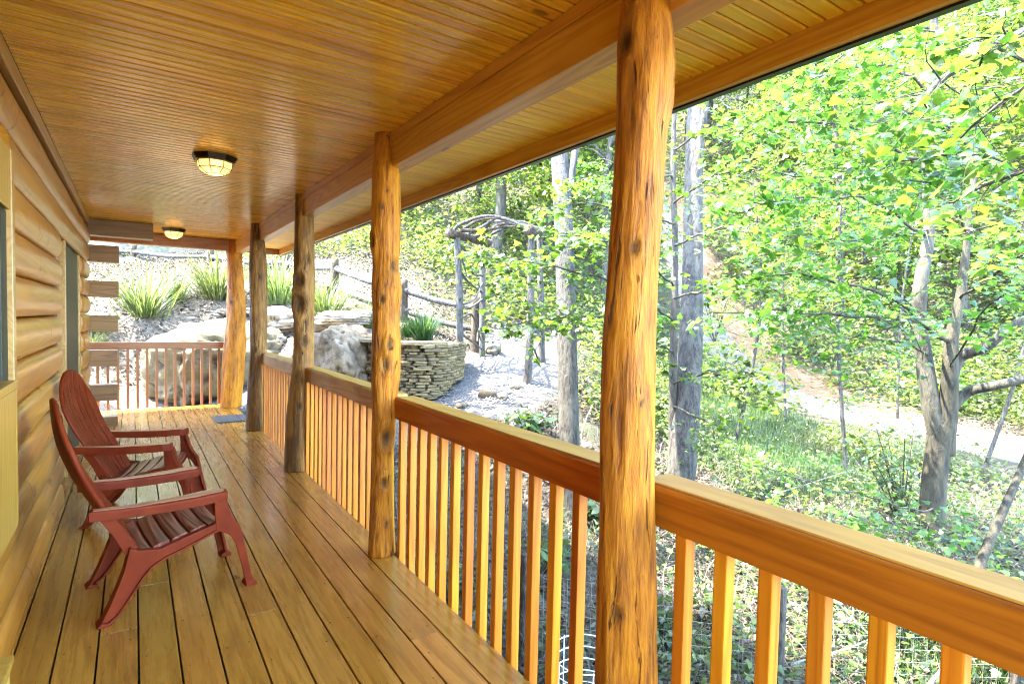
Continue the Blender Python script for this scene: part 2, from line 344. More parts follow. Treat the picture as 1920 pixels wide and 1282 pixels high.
def groundmat():
    m, nt, b = newmat('hillside_ground'); L = nt.links
    tc = nt.nodes.new('ShaderNodeTexCoord'); v = tc.outputs['Object']
    n1 = tex(nt, v, 14, 6, .7); n2 = tex(nt, v, 1.3, 5, .6); n3 = tex(nt, v, 60, 3, .7)
    def A(n):
        a = nt.nodes.new('ShaderNodeAttribute'); a.attribute_name = n
        x = math_(nt, 'ADD', a.outputs['Fac'], math_(nt, 'MULTIPLY', math_(nt, 'SUBTRACT', n1, .5), .7))
        return ramp(nt, x, [(.38, (0,0,0)), (.62, (1,1,1))])
    g = math_(nt, 'ADD', math_(nt, 'MULTIPLY', n1, .5), math_(nt, 'MULTIPLY', n3, .5))
    c = ramp(nt, g, [(.38, (.008,.005,.003)), (.5, (.03,.02,.012)), (.66, (.09,.065,.042))])
    c = mixc(nt, ramp(nt, n2, [(.42, (0,0,0)), (.66, (1,1,1))]), c, ramp(nt, n3, [(.3, (.018,.026,.006)), (.7, (.055,.07,.02))]))
    c = mixc(nt, A('mulch'), c, ramp(nt, g, [(.34, (.05,.033,.02)), (.5, (.13,.10,.067)), (.66, (.28,.24,.18))]))
    c = mixc(nt, A('grassy'), c, ramp(nt, n3, [(.3, (.018,.032,.006)), (.7, (.042,.06,.014))]))
    c = mixc(nt, A('clay'), c, ramp(nt, g, [(.3, (.13,.06,.025)), (.7, (.28,.165,.09))]))
    c = mixc(nt, A('gravel'), c, ramp(nt, g, [(.3, (.025,.022,.019)), (.68, (.105,.095,.082))]))
    c = mixc(nt, A('road'), c, ramp(nt, g, [(.32, (.055,.045,.033)), (.66, (.24,.21,.17))]))
    L.new(c, b.inputs['Base Color']); b.inputs['Roughness'].default_value = .95
    bump(nt, g, b, 1.0, .05); return m
M['ground'] = groundmat()
M['pebble'] = rockmat('pebble_grey', (.03,.027,.023), (.135,.122,.105))

# ------------------------------------------------------------------ terrain
CP = np.array([(1.5,0,-.78),(1.5,3,-.75),(1.5,6,-.45),(1.45,9.4,-.08),(.9,11.9,-.1),(0,10.3,-.2),(-1,10.5,-.15),(-1,5,-.7),(-.5,8.5,-.4),(.6,9.3,-.28),(.5,2,-.9),(-3,2,-.9),(-3,8,-.4),
 (2.64,4.4,-.6),(3.84,4.55,-.82),(4.46,6.34,.1),(3.73,8.28,.15),(4.78,8.8,.44),(5.98,10.05,.66),(5.38,7.55,.41),(6.71,8.95,.60),(4.15,14.1,2.0),(2.93,11.6,1.1),(.1,13.7,1.35),(0,21.7,2.9),(-4,14,1.5),
 (5.63,4.55,-.85),(5.85,2.01,-.65),(3.1,1.67,-.85),(3.9,.9,-.8),(7.05,4.2,-.8),(10.3,6.2,-.78),(16,9.7,-.58),(13.2,3.7,-.78),(17.5,12.3,-.1),(18,9.6,-.35),(17,5,-.5),
 (20.5,9.5,.9),(24,11.4,3.0),(22,4,1.0),(26,5,3.6),(16.5,14.5,1.0),(13,14,1.4),(9,12.5,1.3),(8,16,3.0),(12,20,5),(20,20,6),(30,15,7),(40,12,13),(60,20,26),(40,40,26),(15,40,15),(0,40,9),(0,60,16),
 (30,0,5),(50,0,14),(-10,20,3.5),(-10,10,1),(-6,0,-.9),(3,-6,-1.2),(12,-5,-1.2),(25,-8,1),(60,60,40),(85,10,38),(85,60,50),(20,85,34),(-12,60,16)], float)
def tps(r2): return np.where(r2 > 0, r2*np.log(np.maximum(r2, 1e-9)), 0)
nC = len(CP); K = tps(((CP[:,None,:2]-CP[None,:,:2])**2).sum(-1)) + np.eye(nC)*.4
Pm = np.c_[np.ones(nC), CP[:,:2]]
sol = np.linalg.solve(np.block([[K, Pm],[Pm.T, np.zeros((3,3))]]), np.r_[CP[:,2], 0,0,0])
def gz(x, y):
    x = np.atleast_1d(np.asarray(x, float)); y = np.atleast_1d(np.asarray(y, float)); out = np.empty(x.shape)
    for i in range(0, x.size, 20000):
        X = x.ravel()[i:i+20000]; Y = y.ravel()[i:i+20000]
        r2 = (X[:,None]-CP[None,:,0])**2 + (Y[:,None]-CP[None,:,1])**2
        out.ravel()[i:i+20000] = tps(r2)@sol[:nC] + sol[nC] + sol[nC+1]*X + sol[nC+2]*Y
    return out
def g1(x, y): return float(gz([x], [y])[0])
def pdist(x, y, line):
    best = np.full(x.shape, 1e9)
    for (ax, ay), (bx, by) in zip(line[:-1], line[1:]):
        dx, dy = bx-ax, by-ay; t = np.clip(((x-ax)*dx+(y-ay)*dy)/(dx*dx+dy*dy), 0, 1)
        best = np.minimum(best, np.hypot(x-ax-t*dx, y-ay-t*dy))
    return best
PATH = [(8.6,11.5),(6.3,9.3),(5.3,8.1),(4.3,7.5),(3.4,7.6),(2.4,8.5),(1.7,9.5),(1.2,10.6)]
ROAD = [(24,22),(19.2,15),(17.6,11.8),(16.0,9.2),(14.4,6.4),(13.2,3.4),(12.4,0),(12,-8)]
def masks(x, y):
    gravel = np.clip((1.05 - pdist(x, y, PATH))/.5 + .5, 0, 1)
    rd = pdist(x, y, ROAD); road = np.clip((.62 - rd)/.7 + .5, 0, 1)
    side = x - np.interp(y, [q[1] for q in ROAD[::-1]], [q[0] for q in ROAD[::-1]])
    clay = np.where((side > 0), np.clip((2.6 - rd)/2 + .1, 0, .8), 0)
    mulch = np.clip((y - 9.6 - .5*np.maximum(0, x-3))/1.5, 0, 1)*np.clip((6.5 - x + .2*(y-10))/2, 0, 1)*np.clip((17-y)/3, 0, 1)
    grassy = np.clip(1 - pdist(x, y, [(11.8,7.6),(9.6,6.4),(8.4,4.8)])/2.0, 0, 1)*1.2 + np.clip(1 - pdist(x, y, [(4.6,.9),(4.0,-.5)])/1.2, 0, 1)
    return dict(gravel=gravel, road=road, clay=clay, mulch=mulch, grassy=np.clip(grassy, 0, 1))
xs = np.unique(np.r_[np.arange(-14,1,.6), np.arange(1,10,.11), np.arange(10,25,.3), np.arange(25,92,1.6)])
ys = np.unique(np.r_[np.arange(-14,0,.6), np.arange(0,16,.12), np.arange(16,25,.35), np.arange(25,92,1.6)])
GX, GY = np.meshgrid(xs, ys, indexing='ij'); fx, fy = GX.ravel(), GY.ravel(); fz = gz(fx, fy)
mk = masks(fx, fy)
wob = np.array([mn.fractal((a*.9, b*.9, 3.1), 1, 2, 4) for a, b in zip(fx, fy)]); wob2 = np.array([mn.noise((a*6, b*6, 1.3)) for a, b in zip(fx, fy)])
smoothm = np.clip(1 - .7*np.maximum(mk['gravel'], mk['road']), 0, 1)
inside = ((fx < 1.6) & (fy < 10.2) & (fx > -8))
fz = fz + (wob*.08 + wob2*.03)*smoothm*np.where(inside, .3, 1)
nx_, ny_ = len(xs), len(ys); ii, jj = np.meshgrid(np.arange(nx_-1), np.arange(ny_-1), indexing='ij'); a = (ii*ny_+jj).ravel()
me = fastmesh('ground', np.c_[fx, fy, fz], np.c_[a, a+ny_, a+ny_+1, a+1], M['ground'], True)
for k, arr in mk.items():
    at_ = me.attributes.new(k, 'FLOAT', 'POINT'); at_.data.foreach_set('value', arr.astype(np.float32))
tag(link('ground', me), 'leaf littered hillside with gravel path and driveway around the porch', None, None, 'structure')

def hit(px, py, d0=3.0, d1=60.0):
    """where the sight line of a surveyed photo point meets the terrain"""
    ds = np.concatenate([np.linspace(d0, 16, 260), np.linspace(16.1, d1, 200)]); P = np.array([tuple(at(px, py, float(d))) for d in ds]); h = P[:,2]-gz(P[:,0], P[:,1])
    i = np.argmax(h < 0) if (h < 0).any() else len(ds)-1
    return Vector(P[i]), float(ds[i])
# ------------------------------------------------------------------ porch floor, ceiling, roof
DX0, DX1, DY0, DY1 = -.56, 1.314, -1.6, 9.95
deck = empty('porch_floor', (0, 0, 0), 'long stained plank porch floor with dark gaps between boards', None, None, 0, 'structure')
edges = [DX1 - .139 - .145*k for k in range(13)]
cache = {}
def board(name, w, ln, t, mat, axis, bev=.004):
    key = (name, round(w, 3), round(ln, 3), t, mat.name, axis)
    if key not in cache:
        b = MB()
        if axis == 'y': b.box(-w/2, w/2, -ln/2, ln/2, -t, 0)
        else: b.box(-ln/2, ln/2, -w/2, w/2, 0, t)
        cache[key] = b.mesh(name, mat, False, .0022)
    return cache[key]
rd = random.Random(3)
joints = {0: [4.6], 1: [2.3, 6.9], 2: [4.4], 3: [5.9, 1.4], 4: [4.55], 5: [2.9, 7.2], 6: [4.9], 7: [2.05, 6.0], 8: [3.5, 7.5], 9: [3.05], 10: [4.7], 11: [2.45, 6.6], 12: [4.1]}
for k, x in enumerate(edges):
    cuts = [DY0] + sorted(joints[k]) + [DY1]
    for y0, y1 in zip(cuts[:-1], cuts[1:]):
        link('deck_board', board('deck_board', .1375, y1-y0-.0015, .03, M['deck'], 'y'), deck, (x+.0695, (y0+y1)/2, 0))
MB().box(DX0, 1.30, DY0, DY1-.02, -.0335, -.0315).build('floor_backing', M['dark'], deck)  # added dark sheet so the board gaps show no brightness from below
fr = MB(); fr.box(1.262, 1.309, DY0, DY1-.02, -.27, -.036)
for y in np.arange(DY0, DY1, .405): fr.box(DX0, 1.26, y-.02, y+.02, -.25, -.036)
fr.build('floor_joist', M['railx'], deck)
pier = MB()
for y in (-.8, 1.4, 3.4, 5.6, 7.7): pier.box(1.10, 1.24, y-.07, y+.07, g1(1.2, y)-.2, -.252)
pier.build('support_post', M['railx'], deck)

ceil = empty('porch_ceiling', (0, 0, 0), 'glossy varnished tongue and groove porch ceiling', None, None, 0, 'structure')
CZ = 2.56; PITCH = .0665
yk = [DY0 + PITCH*(k+.5) for k in range(int((10.42-DY0)/PITCH))]
cb = MB()                                                  # bead-profiled board, laid across the porch
def bead(ln, w):
    h = w/2; return MB().add([(sx*ln/2, y, z) for sx in (-1, 1) for y, z in ((-h, .016), (-h+.0, .006), (-h+.006, 0), (h-.006, 0), (h, .006), (h, .016))],
        [(0,1,2,3,4,5)[::-1], (6,7,8,9,10,11)] + [(i, (i+1) % 6, (i+1) % 6+6, i+6) for i in range(6)])
cme = bead(1.742, PITCH-.0085).mesh('ceiling_board', M['ceiling'])
MB().box(-.44, 2.096, DY0, 10.42, CZ+.017, CZ+.024).build('board_backing', M['jamb'], ceil)
for y in yk: link('ceiling_board', cme, ceil, (.433, y, CZ))
soff = empty('porch_soffit', (0, 0, 0), 'yellow stained board soffit under the eave outside the beam', None, None, 0, 'structure')
sme = bead(.68, PITCH-.006).mesh('soffit_board', M['soffit'])
for y in yk: link('soffit_board', sme, soff, (1.757, y, CZ-.004))
roof = empty('porch_roof', (0, 0, 2.625), 'porch roof edge with brown fascia board and black drip edge', 'roof')
MB().box(-5, 2.13, DY0, 10.46, -.03, .12).build('roof_deck', M['roof'], roof)
MB().box(2.098, 2.13, DY0, 10.46, -.165, -.032).build('fascia_board', M['beam'], roof, bevel=.004)
MB().box(-.47, 2.096, 10.425, 10.46, -.165, -.034).build('fascia_board', M['beamx'], roof, bevel=.004)
MB().box(2.132, 2.165, DY0, 10.5, -.172, .13).build('drip_edge', M['black'], roof)

bm_ = empty('porch_beam', (1.355, 0, 2.355), 'long brown timber beam along the tops of the porch posts', 'beam')
for y0, y1 in ((DY0, 1.30), (1.303, 3.25), (3.253, 5.5), (5.503, 9.75)):
    MB().box(-.05, .06, y0, y1, 0, .203).build('beam_timber', M['beam'], bm_, bevel=.005)
MB().box(-.058, -.052, DY0, 9.7, .148, .203).build('beam_trim', M['beam'], bm_, bevel=.002)
hb = empty('header_beam', (0, 9.66, 2.39), 'reddish header beam spanning the far open end of the porch', 'beam')
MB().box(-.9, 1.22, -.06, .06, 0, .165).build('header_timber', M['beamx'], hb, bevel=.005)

# ------------------------------------------------------------------ posts
def log_post(prof, base, mat, label, knots, seed, z0=0, ztop=None):
    """prof: (py, left px, right px) measured outline; base: x, y of the axis"""
    dist = (Vector((base[0], base[1], EYE.z)) - EYE).dot(FWD)
    rows = []
    for py, l, r in prof:
        p = at((l+r)/2, py, dist); rad = (r-l)/2*dist/FOCAL
        rows.append((p.z, p.x, p.y, rad))
    rows.sort()
    zs = np.array([q[0] for q in rows]); ztop = ztop if ztop else CZ + .0
    X = np.array([q[1] for q in rows]); Y = np.array([q[2] for q in rows]); Rr = np.array([q[3] for q in rows])
    nz, na = 150, 44; rnd = random.Random(seed); V = []; KN = []
    kz = [(z, a_, s) for z, a_, s in knots]
    for i in range(nz):
        z = z0 + (ztop-z0)*i/(nz-1)
        x, y, r = np.interp(z, zs, X), np.interp(z, zs, Y), np.interp(z, zs, Rr)
        for j in range(na):
            a_ = 2*math.pi*j/na; ca, sa = math.cos(a_), math.sin(a_)
            rr = r*(1 + .05*mn.noise((ca*1.3+seed, sa*1.3, z*1.6)) + .055*mn.noise((ca*3+seed, sa*3, z*3.5)) + .045*mn.noise((ca*9, sa*9+seed, z*2.2)) + .018*mn.noise((ca*18, sa*18+seed, z*9)))
            kn = 0
            for zk, ak, s in kz:
                da = (a_-ak+math.pi) % (2*math.pi)-math.pi
                d = math.hypot((z-zk)/(s*1.7), da*r/s)
                if d < 1.6:
                    rr += s*.28*math.exp(-((d-1)/.35)**2) - s*.32*math.exp(-(d/.6)**2); kn = max(kn, math.exp(-(d/.75)**2))
            V.append((x+ca*rr-base[0], y+sa*rr-base[1], z)); KN.append(kn)
    F = [(i*na+j, i*na+(j+1) % na, (i+1)*na+(j+1) % na, (i+1)*na+j) for i in range(nz-1) for j in range(na)]
    V += [(X[-1]-base[0], Y[-1]-base[1], ztop), (X[0]-base[0], Y[0]-base[1], z0)]; KN += [0, 0]
    me = bpy.data.meshes.new('porch_post')
    F += [((nz-1)*na+j, (nz-1)*na+(j+1) % na, nz*na) for j in range(na)] + [((j+1) % na, j, nz*na+1) for j in range(na)]
    me.from_pydata(V, [], F); me.materials.append(mat); me.shade_smooth()
    t = me.attributes.new('knot', 'FLOAT', 'POINT'); t.data.foreach_set('value', KN)
    return tag(link('porch_post', me, None, (base[0], base[1], 0)), label, 'post', 'peeled log posts along the porch')
fc = math.atan2(-.83, -.556)        # the side of a post that faces the camera
log_post([(-140,1172,1246),(0,1168,1250),(60,1160,1260),(130,1157,1265),(200,1157,1262),(250,1156,1250),(330,1152,1243),(420,1147,1239),(520,1141,1234),(620,1134,1230),(720,1129,1228),(820,1125,1228),(900,1124,1226),(1000,1124,1228),(1100,1121,1230),(1282,1117,1232),(1450,1112,1234)],
         (1.209,1.209), M['post'], 'thick orange log post nearest the camera, crossing the whole picture height', [(.62, fc-.5, .018), (1.66, fc-.2, .02), (1.22, fc+.3, .012), (2.25, fc-1.0, .03)], 3)
log_post([(253,704,740),(300,702,742),(325,700,749),(400,697,751),(460,697,750),(500,699,746),(545,697,753),(590,699,748),(640,698,750),(700,695,750),(745,697,745),(800,697,742),(850,697,738),(950,694,738),(1045,690,741)],
         (1.305,3.30), M['post'], 'gnarled knotty golden log post, second from the camera, with black knots', [(1.75, fc+.9, .035), (1.28, fc+.5, .03), (1.16, fc+.25, .035), (1.55, fc-.1, .022), (.72, fc+.5, .05), (2.1, fc, .014), (2.2, fc+.3, .012), (.45, fc+.4, .03), (.2, fc+.6, .02), (1.9, fc-.9, .035)], 11)
log_post([(362,556,588),(450,553,588),(520,551,589),(590,551,588),(650,552,588),(690,550,588),(720,545,586),(780,538,583),(830,536,582),(882,535,582)],
         (1.31,5.50), M['postdark'], 'dark crooked log post with a long black hollow, third from the camera', [(1.55, fc-.1, .075), (1.75, fc-.1, .06), (1.2, fc+.4, .04), (.6, fc+.3, .03), (1.95, fc+.8, .03)], 23)
log_post([(418,471,492),(500,469,500),(600,470,500),(660,470,499),(720,466,498),(808,462,497)],
         (1.31,7.64), M['postdark'], 'slim dark log post between the last two side railings, fourth from the camera', [(1.0, fc, .03), (1.9, fc+.5, .03)], 31)
log_post([(448,425,451),(520,427,456),(590,427,460),(650,421,459),(700,418,456),(765,415,451)],
         (1.27,9.66), M['post'], 'orange brown log post at the far corner of the porch', [(1.6, fc, .03)], 41)

# ------------------------------------------------------------------ railings
def railing(y0, y1, label, mat, bals, z1=.955, z0=.832, wavy=False):
    t = empty('porch_railing', (1.314, y0, 0), label, 'railing', 'railings between the porch posts')
    n = 24; b = MB(); w = .146; L_ = y1-y0; vs_ = []
    for i in range(n+1):
        y = L_*i/n; dz = (.006*mn.noise((y*2.3, y0, 0)) + (.010*mn.noise((y*7, y0, 5)) if wavy else 0)); dx = (.014*mn.noise((y*4, 3, y0)) if wavy else 0)
        vs_ += [(.002+dx*.4, y, z0), (w, y, z0), (w, y, z1-.01), (w-.01, y, z1), (.008+dx, y, z1+dz*.4), (.0+dx, y, z1-.008+dz)]
    fs = [(i*6+j, i*6+(j+1) % 6, i*6+6+(j+1) % 6, i*6+6+j) for i in range(n) for j in range(6)] + [tuple(range(6)), tuple(range(n*6+5, n*6-1, -1))]
    b.add(vs_, fs).build('top_rail', mat, t)
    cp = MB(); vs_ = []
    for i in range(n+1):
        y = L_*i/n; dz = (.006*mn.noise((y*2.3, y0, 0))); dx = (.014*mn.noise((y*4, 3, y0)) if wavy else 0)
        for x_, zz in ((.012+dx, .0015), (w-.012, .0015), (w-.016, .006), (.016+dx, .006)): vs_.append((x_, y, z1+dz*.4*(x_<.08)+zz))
    cp.add(vs_, [(i*4+j, i*4+(j+1) % 4, i*4+4+(j+1) % 4, i*4+4+j) for i in range(n) for j in range(4)]+[(0,1,2,3), (n*4+3,n*4+2,n*4+1,n*4)]).build('rail_top_skin', M['railtop'], t)  # added skin on a single timber, gives the rail its lit, weathered top
    bm2 = MB().box(0, .04, -.02, .02, -.25, z0).mesh('baluster', M['baluster'], False, .004)
    for y in bals: link('baluster', bm2, t, (.006+.003*math.sin(y*9), y-y0, 0), (0, 0, .05*math.sin(y*23)))
    return t
railing(-1.6, 1.22, 'railing section in front at lower right, with long wide top rail', M['rail'], [1.065-.1315*k for k in range(20)])
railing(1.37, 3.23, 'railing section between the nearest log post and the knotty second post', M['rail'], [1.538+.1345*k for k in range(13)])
railing(3.36, 5.44, 'railing with waney split top rail between the knotty post and the dark crooked post', M['railold'], [3.47+.1345*k for k in range(15)], wavy=True)
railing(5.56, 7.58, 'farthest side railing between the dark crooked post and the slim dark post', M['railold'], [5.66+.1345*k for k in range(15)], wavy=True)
t = empty('porch_railing', (0, 9.88, 0), 'reddish brown railing closing the far end of the porch', 'railing', 'railings between the porch posts')
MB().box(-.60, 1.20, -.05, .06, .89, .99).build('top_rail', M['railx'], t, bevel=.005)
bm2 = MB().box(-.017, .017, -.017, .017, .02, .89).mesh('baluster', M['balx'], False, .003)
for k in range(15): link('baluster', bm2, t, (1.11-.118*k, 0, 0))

# ------------------------------------------------------------------ log wall
wall = empty('log_wall', (-.5, 0, 0), 'cabin wall of stacked honey coloured logs on the left side of the porch', 'wall')
LH = .21; Z0 = -.07
def log_piece(y0, y1, zc, seed, end0, end1, bulge=.064):
    n = max(6, int((y1-y0)/.12)); b = MB(); vs_ = []; k = 13
    ys_ = sorted(set([y0, y0+.012, y0+.035, y0+.07] + list(np.linspace(y0+.1, y1-.1, n)) + [y1-.07, y1-.035, y1-.012, y1]))
    for y in ys_:
        e = 1.0
        for on, d in ((end0, y-y0), (end1, y1-y)):
            if on and d < .07: e = min(e, .55+.45*math.sqrt(max(0, 1-(1-d/.07)**2)))
        wv = 1+.10*mn.noise((y*1.2, seed*3.1, 0))
        for j in range(k):
            a_ = math.pi*(j/(k-1)-.5)
            x = bulge*wv*math.cos(a_)**.62 * (e if e < 1 else 1) + .004*mn.noise((y*2, j*.7, seed)); z = LH*.5*math.sin(a_)*.976*(.75+.25*e)
            vs_.append((x-.002, y, zc+z))
        vs_.append((-.10, y, zc+LH*.496)); vs_.append((-.10, y, zc-LH*.496))
    m_ = k+2; q = len(ys_)
    fs = [(i*m_+j, i*m_+(j+1) % m_, (i+1)*m_+(j+1) % m_, (i+1)*m_+j) for i in range(q-1) for j in range(m_)] + [tuple(range(m_)), tuple(range((q-1)*m_+m_-1, (q-1)*m_-1, -1))]
    b.add(vs_, fs).build('log', M['log'], wall, smooth=True)
for k in range(13):
    zc = Z0 + LH*(k+.5)
    if zc > 2.5: break
    if k >= 11:
        log_piece(-1.6, 8.80, zc, k, False, True)
    elif k == 10:
        log_piece(3.265, 8.72, zc, k, False, True)
        log_piece(-1.6, 2.15, zc, k, False, True)
    else:
        log_piece(3.275 if k > 2 else -1.6, 5.45+.015*math.sin(k*2), zc, k, False, True)
        log_piece(7.72, 8.72+.02*math.sin(k), zc, k+.5, True, True)
        if k > 2: log_piece(-1.6, 2.15, zc, k+.2, False, True)
MB().box(.02, .062, -1.6, 8.62, 2.475, CZ-.002).build('ceiling_trim', M['trim'], wall, bevel=.006)
MB().box(-.14, -.103, -1.6, 8.7, -.9, 2.6).build('wall_core', M['jamb'], wall)
MB().box(-4, -.145, 8.55, 8.65, -.9, 2.6).build('end_wall', M['jamb'], wall)
for zc0, x1 in ((2.14, .355), (1.705, .348), (1.28, .34), (.85, .336), (.422, .334), (0.02, .332)):
    MB().box(-.08, x1, 8.60, 8.80, zc0-.1, zc0+.1).build('log_end', M['logx'], wall, bevel=.006)
MB().box(-.06, .715, 8.60, 8.82, 2.36, CZ-.003).build('log_end', M['logx'], wall, bevel=.006)
# door in the wall
door = empty('porch_door', (-.5, 5.5, 0), 'dark green door in a brown jamb between the log wall sections', 'door')
MB().box(-.095, .02, .02, .16, 0, 2.0).build('door_jamb', M['jamb'], door, bevel=.004)
MB().box(-.095, -.03, .165, .62, 0, 2.0).build('jamb_panel', M['jamb'], door, bevel=.004)
MB().box(-.06, .022, .625, .68, 0, 2.03).build('door_casing', M['trim'], door, bevel=.004)
MB().box(-.07, .008, .70, 2.10, .0, 2.02).build('door_leaf', M['green'], door, bevel=.003)
MB().box(-.06, .024, 2.11, 2.2, 0, 2.03).build('door_casing', M['trim'], door, bevel=.004)
MB().box(-.09, .026, 0.16, 2.2, 2.032, 2.06).build('door_head', M['trim'], door, bevel=.003)
# near window, cut by the left edge of the picture
win = empty('porch_window', (-.5, 2.27, 0), 'near window in dark green sash with wooden casing at the left picture edge', 'window')
MB().box(-.09, .075, .93, .99, .56, 2.12).build('window_casing', M['trim'], win, bevel=.004)
MB().box(-.09, .075, -.10, -.04, .56, 2.12).build('window_casing', M['trim'], win, bevel=.004)
MB().box(-.09, .055, .80, .927, .60, 1.86).build('window_sash', M['green'], win, bevel=.004)
MB().box(-.09, .055, -.035, .07, .60, 1.86).build('window_sash', M['green'], win, bevel=.004)
MB().box(-.09, .08, -.036, .927, .56, .598).build('window_sill', M['trim'], win, bevel=.004)
MB().box(-.09, .07, -.036, .927, 1.865, 2.12).build('window_head', M['yellow'], win, bevel=.004)
gm, gnt, gb = newmat('dark_window_glass'); gb.inputs['Base Color'].default_value = (.02,.025,.02,1); gb.inputs['Roughness'].default_value = .05
MB().box(-.01, .0, .072, .798, .60, 1.862).build('window_pane', gm, win)
wb = empty('window_box', (-.44, 2.05, .66), 'yellow wooden box fixed below the near window at the left edge', 'box')
bb = MB(); bb.box(-.008, .09, .0, .64, .50, .53).box(.066, .088, 0, .618, 0, .498).box(-.006, .088, .62, .64, 0, .498).box(-.006, .064, 0, .018, 0, .498).box(-.006, .064, .0, .618, 0, .02)
bb.build('box_board', M['yellow'], wb, bevel=.003)
stl = empty('wooden_stool', (-.36, 2.15, 0), 'yellow wooden stool leg peeking in at the lower left corner', 'stool')
for q in ((.0,.0),(.0,.26),(-.10,.0),(-.10,.26)):
    MB().tube([(q[0]*1.0, q[1], 0), (q[0]*.9, q[1]*.98+.0, .27)], [.02,.018], 10).build('leg', M['yellow'], stl, smooth=True)
MB().box(-.125, .025, -.03, .29, .272, .30).build('seat', M['yellow'], stl, bevel=.005)

# ------------------------------------------------------------------ ceiling lamps
def lamp(x, y, label):
    t = empty('ceiling_lamp', (x, y, CZ), label, 'lamp', 'lit ceiling lamps on the porch')
    def ring(r, z, n=8): return [(r*math.cos(2*math.pi*(k+.5)/n), r*math.sin(2*math.pi*(k+.5)/n), z) for k in range(n)]
    b = MB()
    for r0, z0, r1, z1 in ((.150,-.001,.150,-.014),(.142,-.014,.142,-.026),(.134,-.026,.134,-.040)):
        b.add(ring(r0, z0)+ring(r1, z1), [(k, (k+1) % 8, (k+1) % 8+8, k+8) for k in range(8)]+[tuple(range(8)), tuple(range(15, 7, -1))])
    b.build('base', M['bronze'], t)
    rr = [(.118,-.041),(.110,-.088),(.060,-.125)]
    R3 = [ring(*q) for q in rr]
    gl = MB(); fm = MB()
    for k in range(8):
        k2 = (k+1) % 8
        for lv in (0, 1):
            q = [Vector(R3[lv][k]), Vector(R3[lv][k2]), Vector(R3[lv+1][k2]), Vector(R3[lv+1][k])]
            MB().add(q + [p*.97 for p in q], [(0,1,2,3),(7,6,5,4),(0,4,5,1),(1,5,6,2),(2,6,7,3),(3,7,4,0)]).build('glass_pane', M['lampglass'], t)
            fm.tube([R3[lv][k], R3[lv+1][k]], .0028, 6)
        for lv in (0, 1, 2): fm.tube([R3[lv][k], R3[lv][k2]], .0028, 6)
    fm.build('lamp_frame', M['bronze'], t)
    MB().add(ring(.058,-.1245)+ring(.058,-.121), [tuple(range(8)), tuple(range(15,7,-1))]+[(k, (k+1) % 8, (k+1) % 8+8, k+8) for k in range(8)]).build('bottom_pane', M['lampglass'], t)
    ld = bpy.data.lights.new('bulb', 'POINT'); ld.energy = .07; ld.color = (1, .85, .6); ld.shadow_soft_size = .03
    lo = bpy.data.objects.new('bulb', ld); COL.objects.link(lo); lo.parent = t; lo.location = (0, 0, -.085)
    return t
lamp(.49, 4.60, 'lit bronze ceiling lamp with amber glass panes, nearer one above the chairs')
lamp(.46, 8.95, 'lit bronze ceiling lamp with amber glass near the far header beam')

# ------------------------------------------------------------------ mat
mt = empty('floor_mat', (1.10, 8.5, .001), 'small dark grey mat with a seam lying on the far deck boards', 'mat')
MB().box(-.20, .10, -.27, .27, 0, .012).build('mat_panel', M['mat'], mt, bevel=.004)
MB().box(.105, .20, -.27, .27, 0, .012).build('mat_panel', M['mat'], mt, bevel=.004)

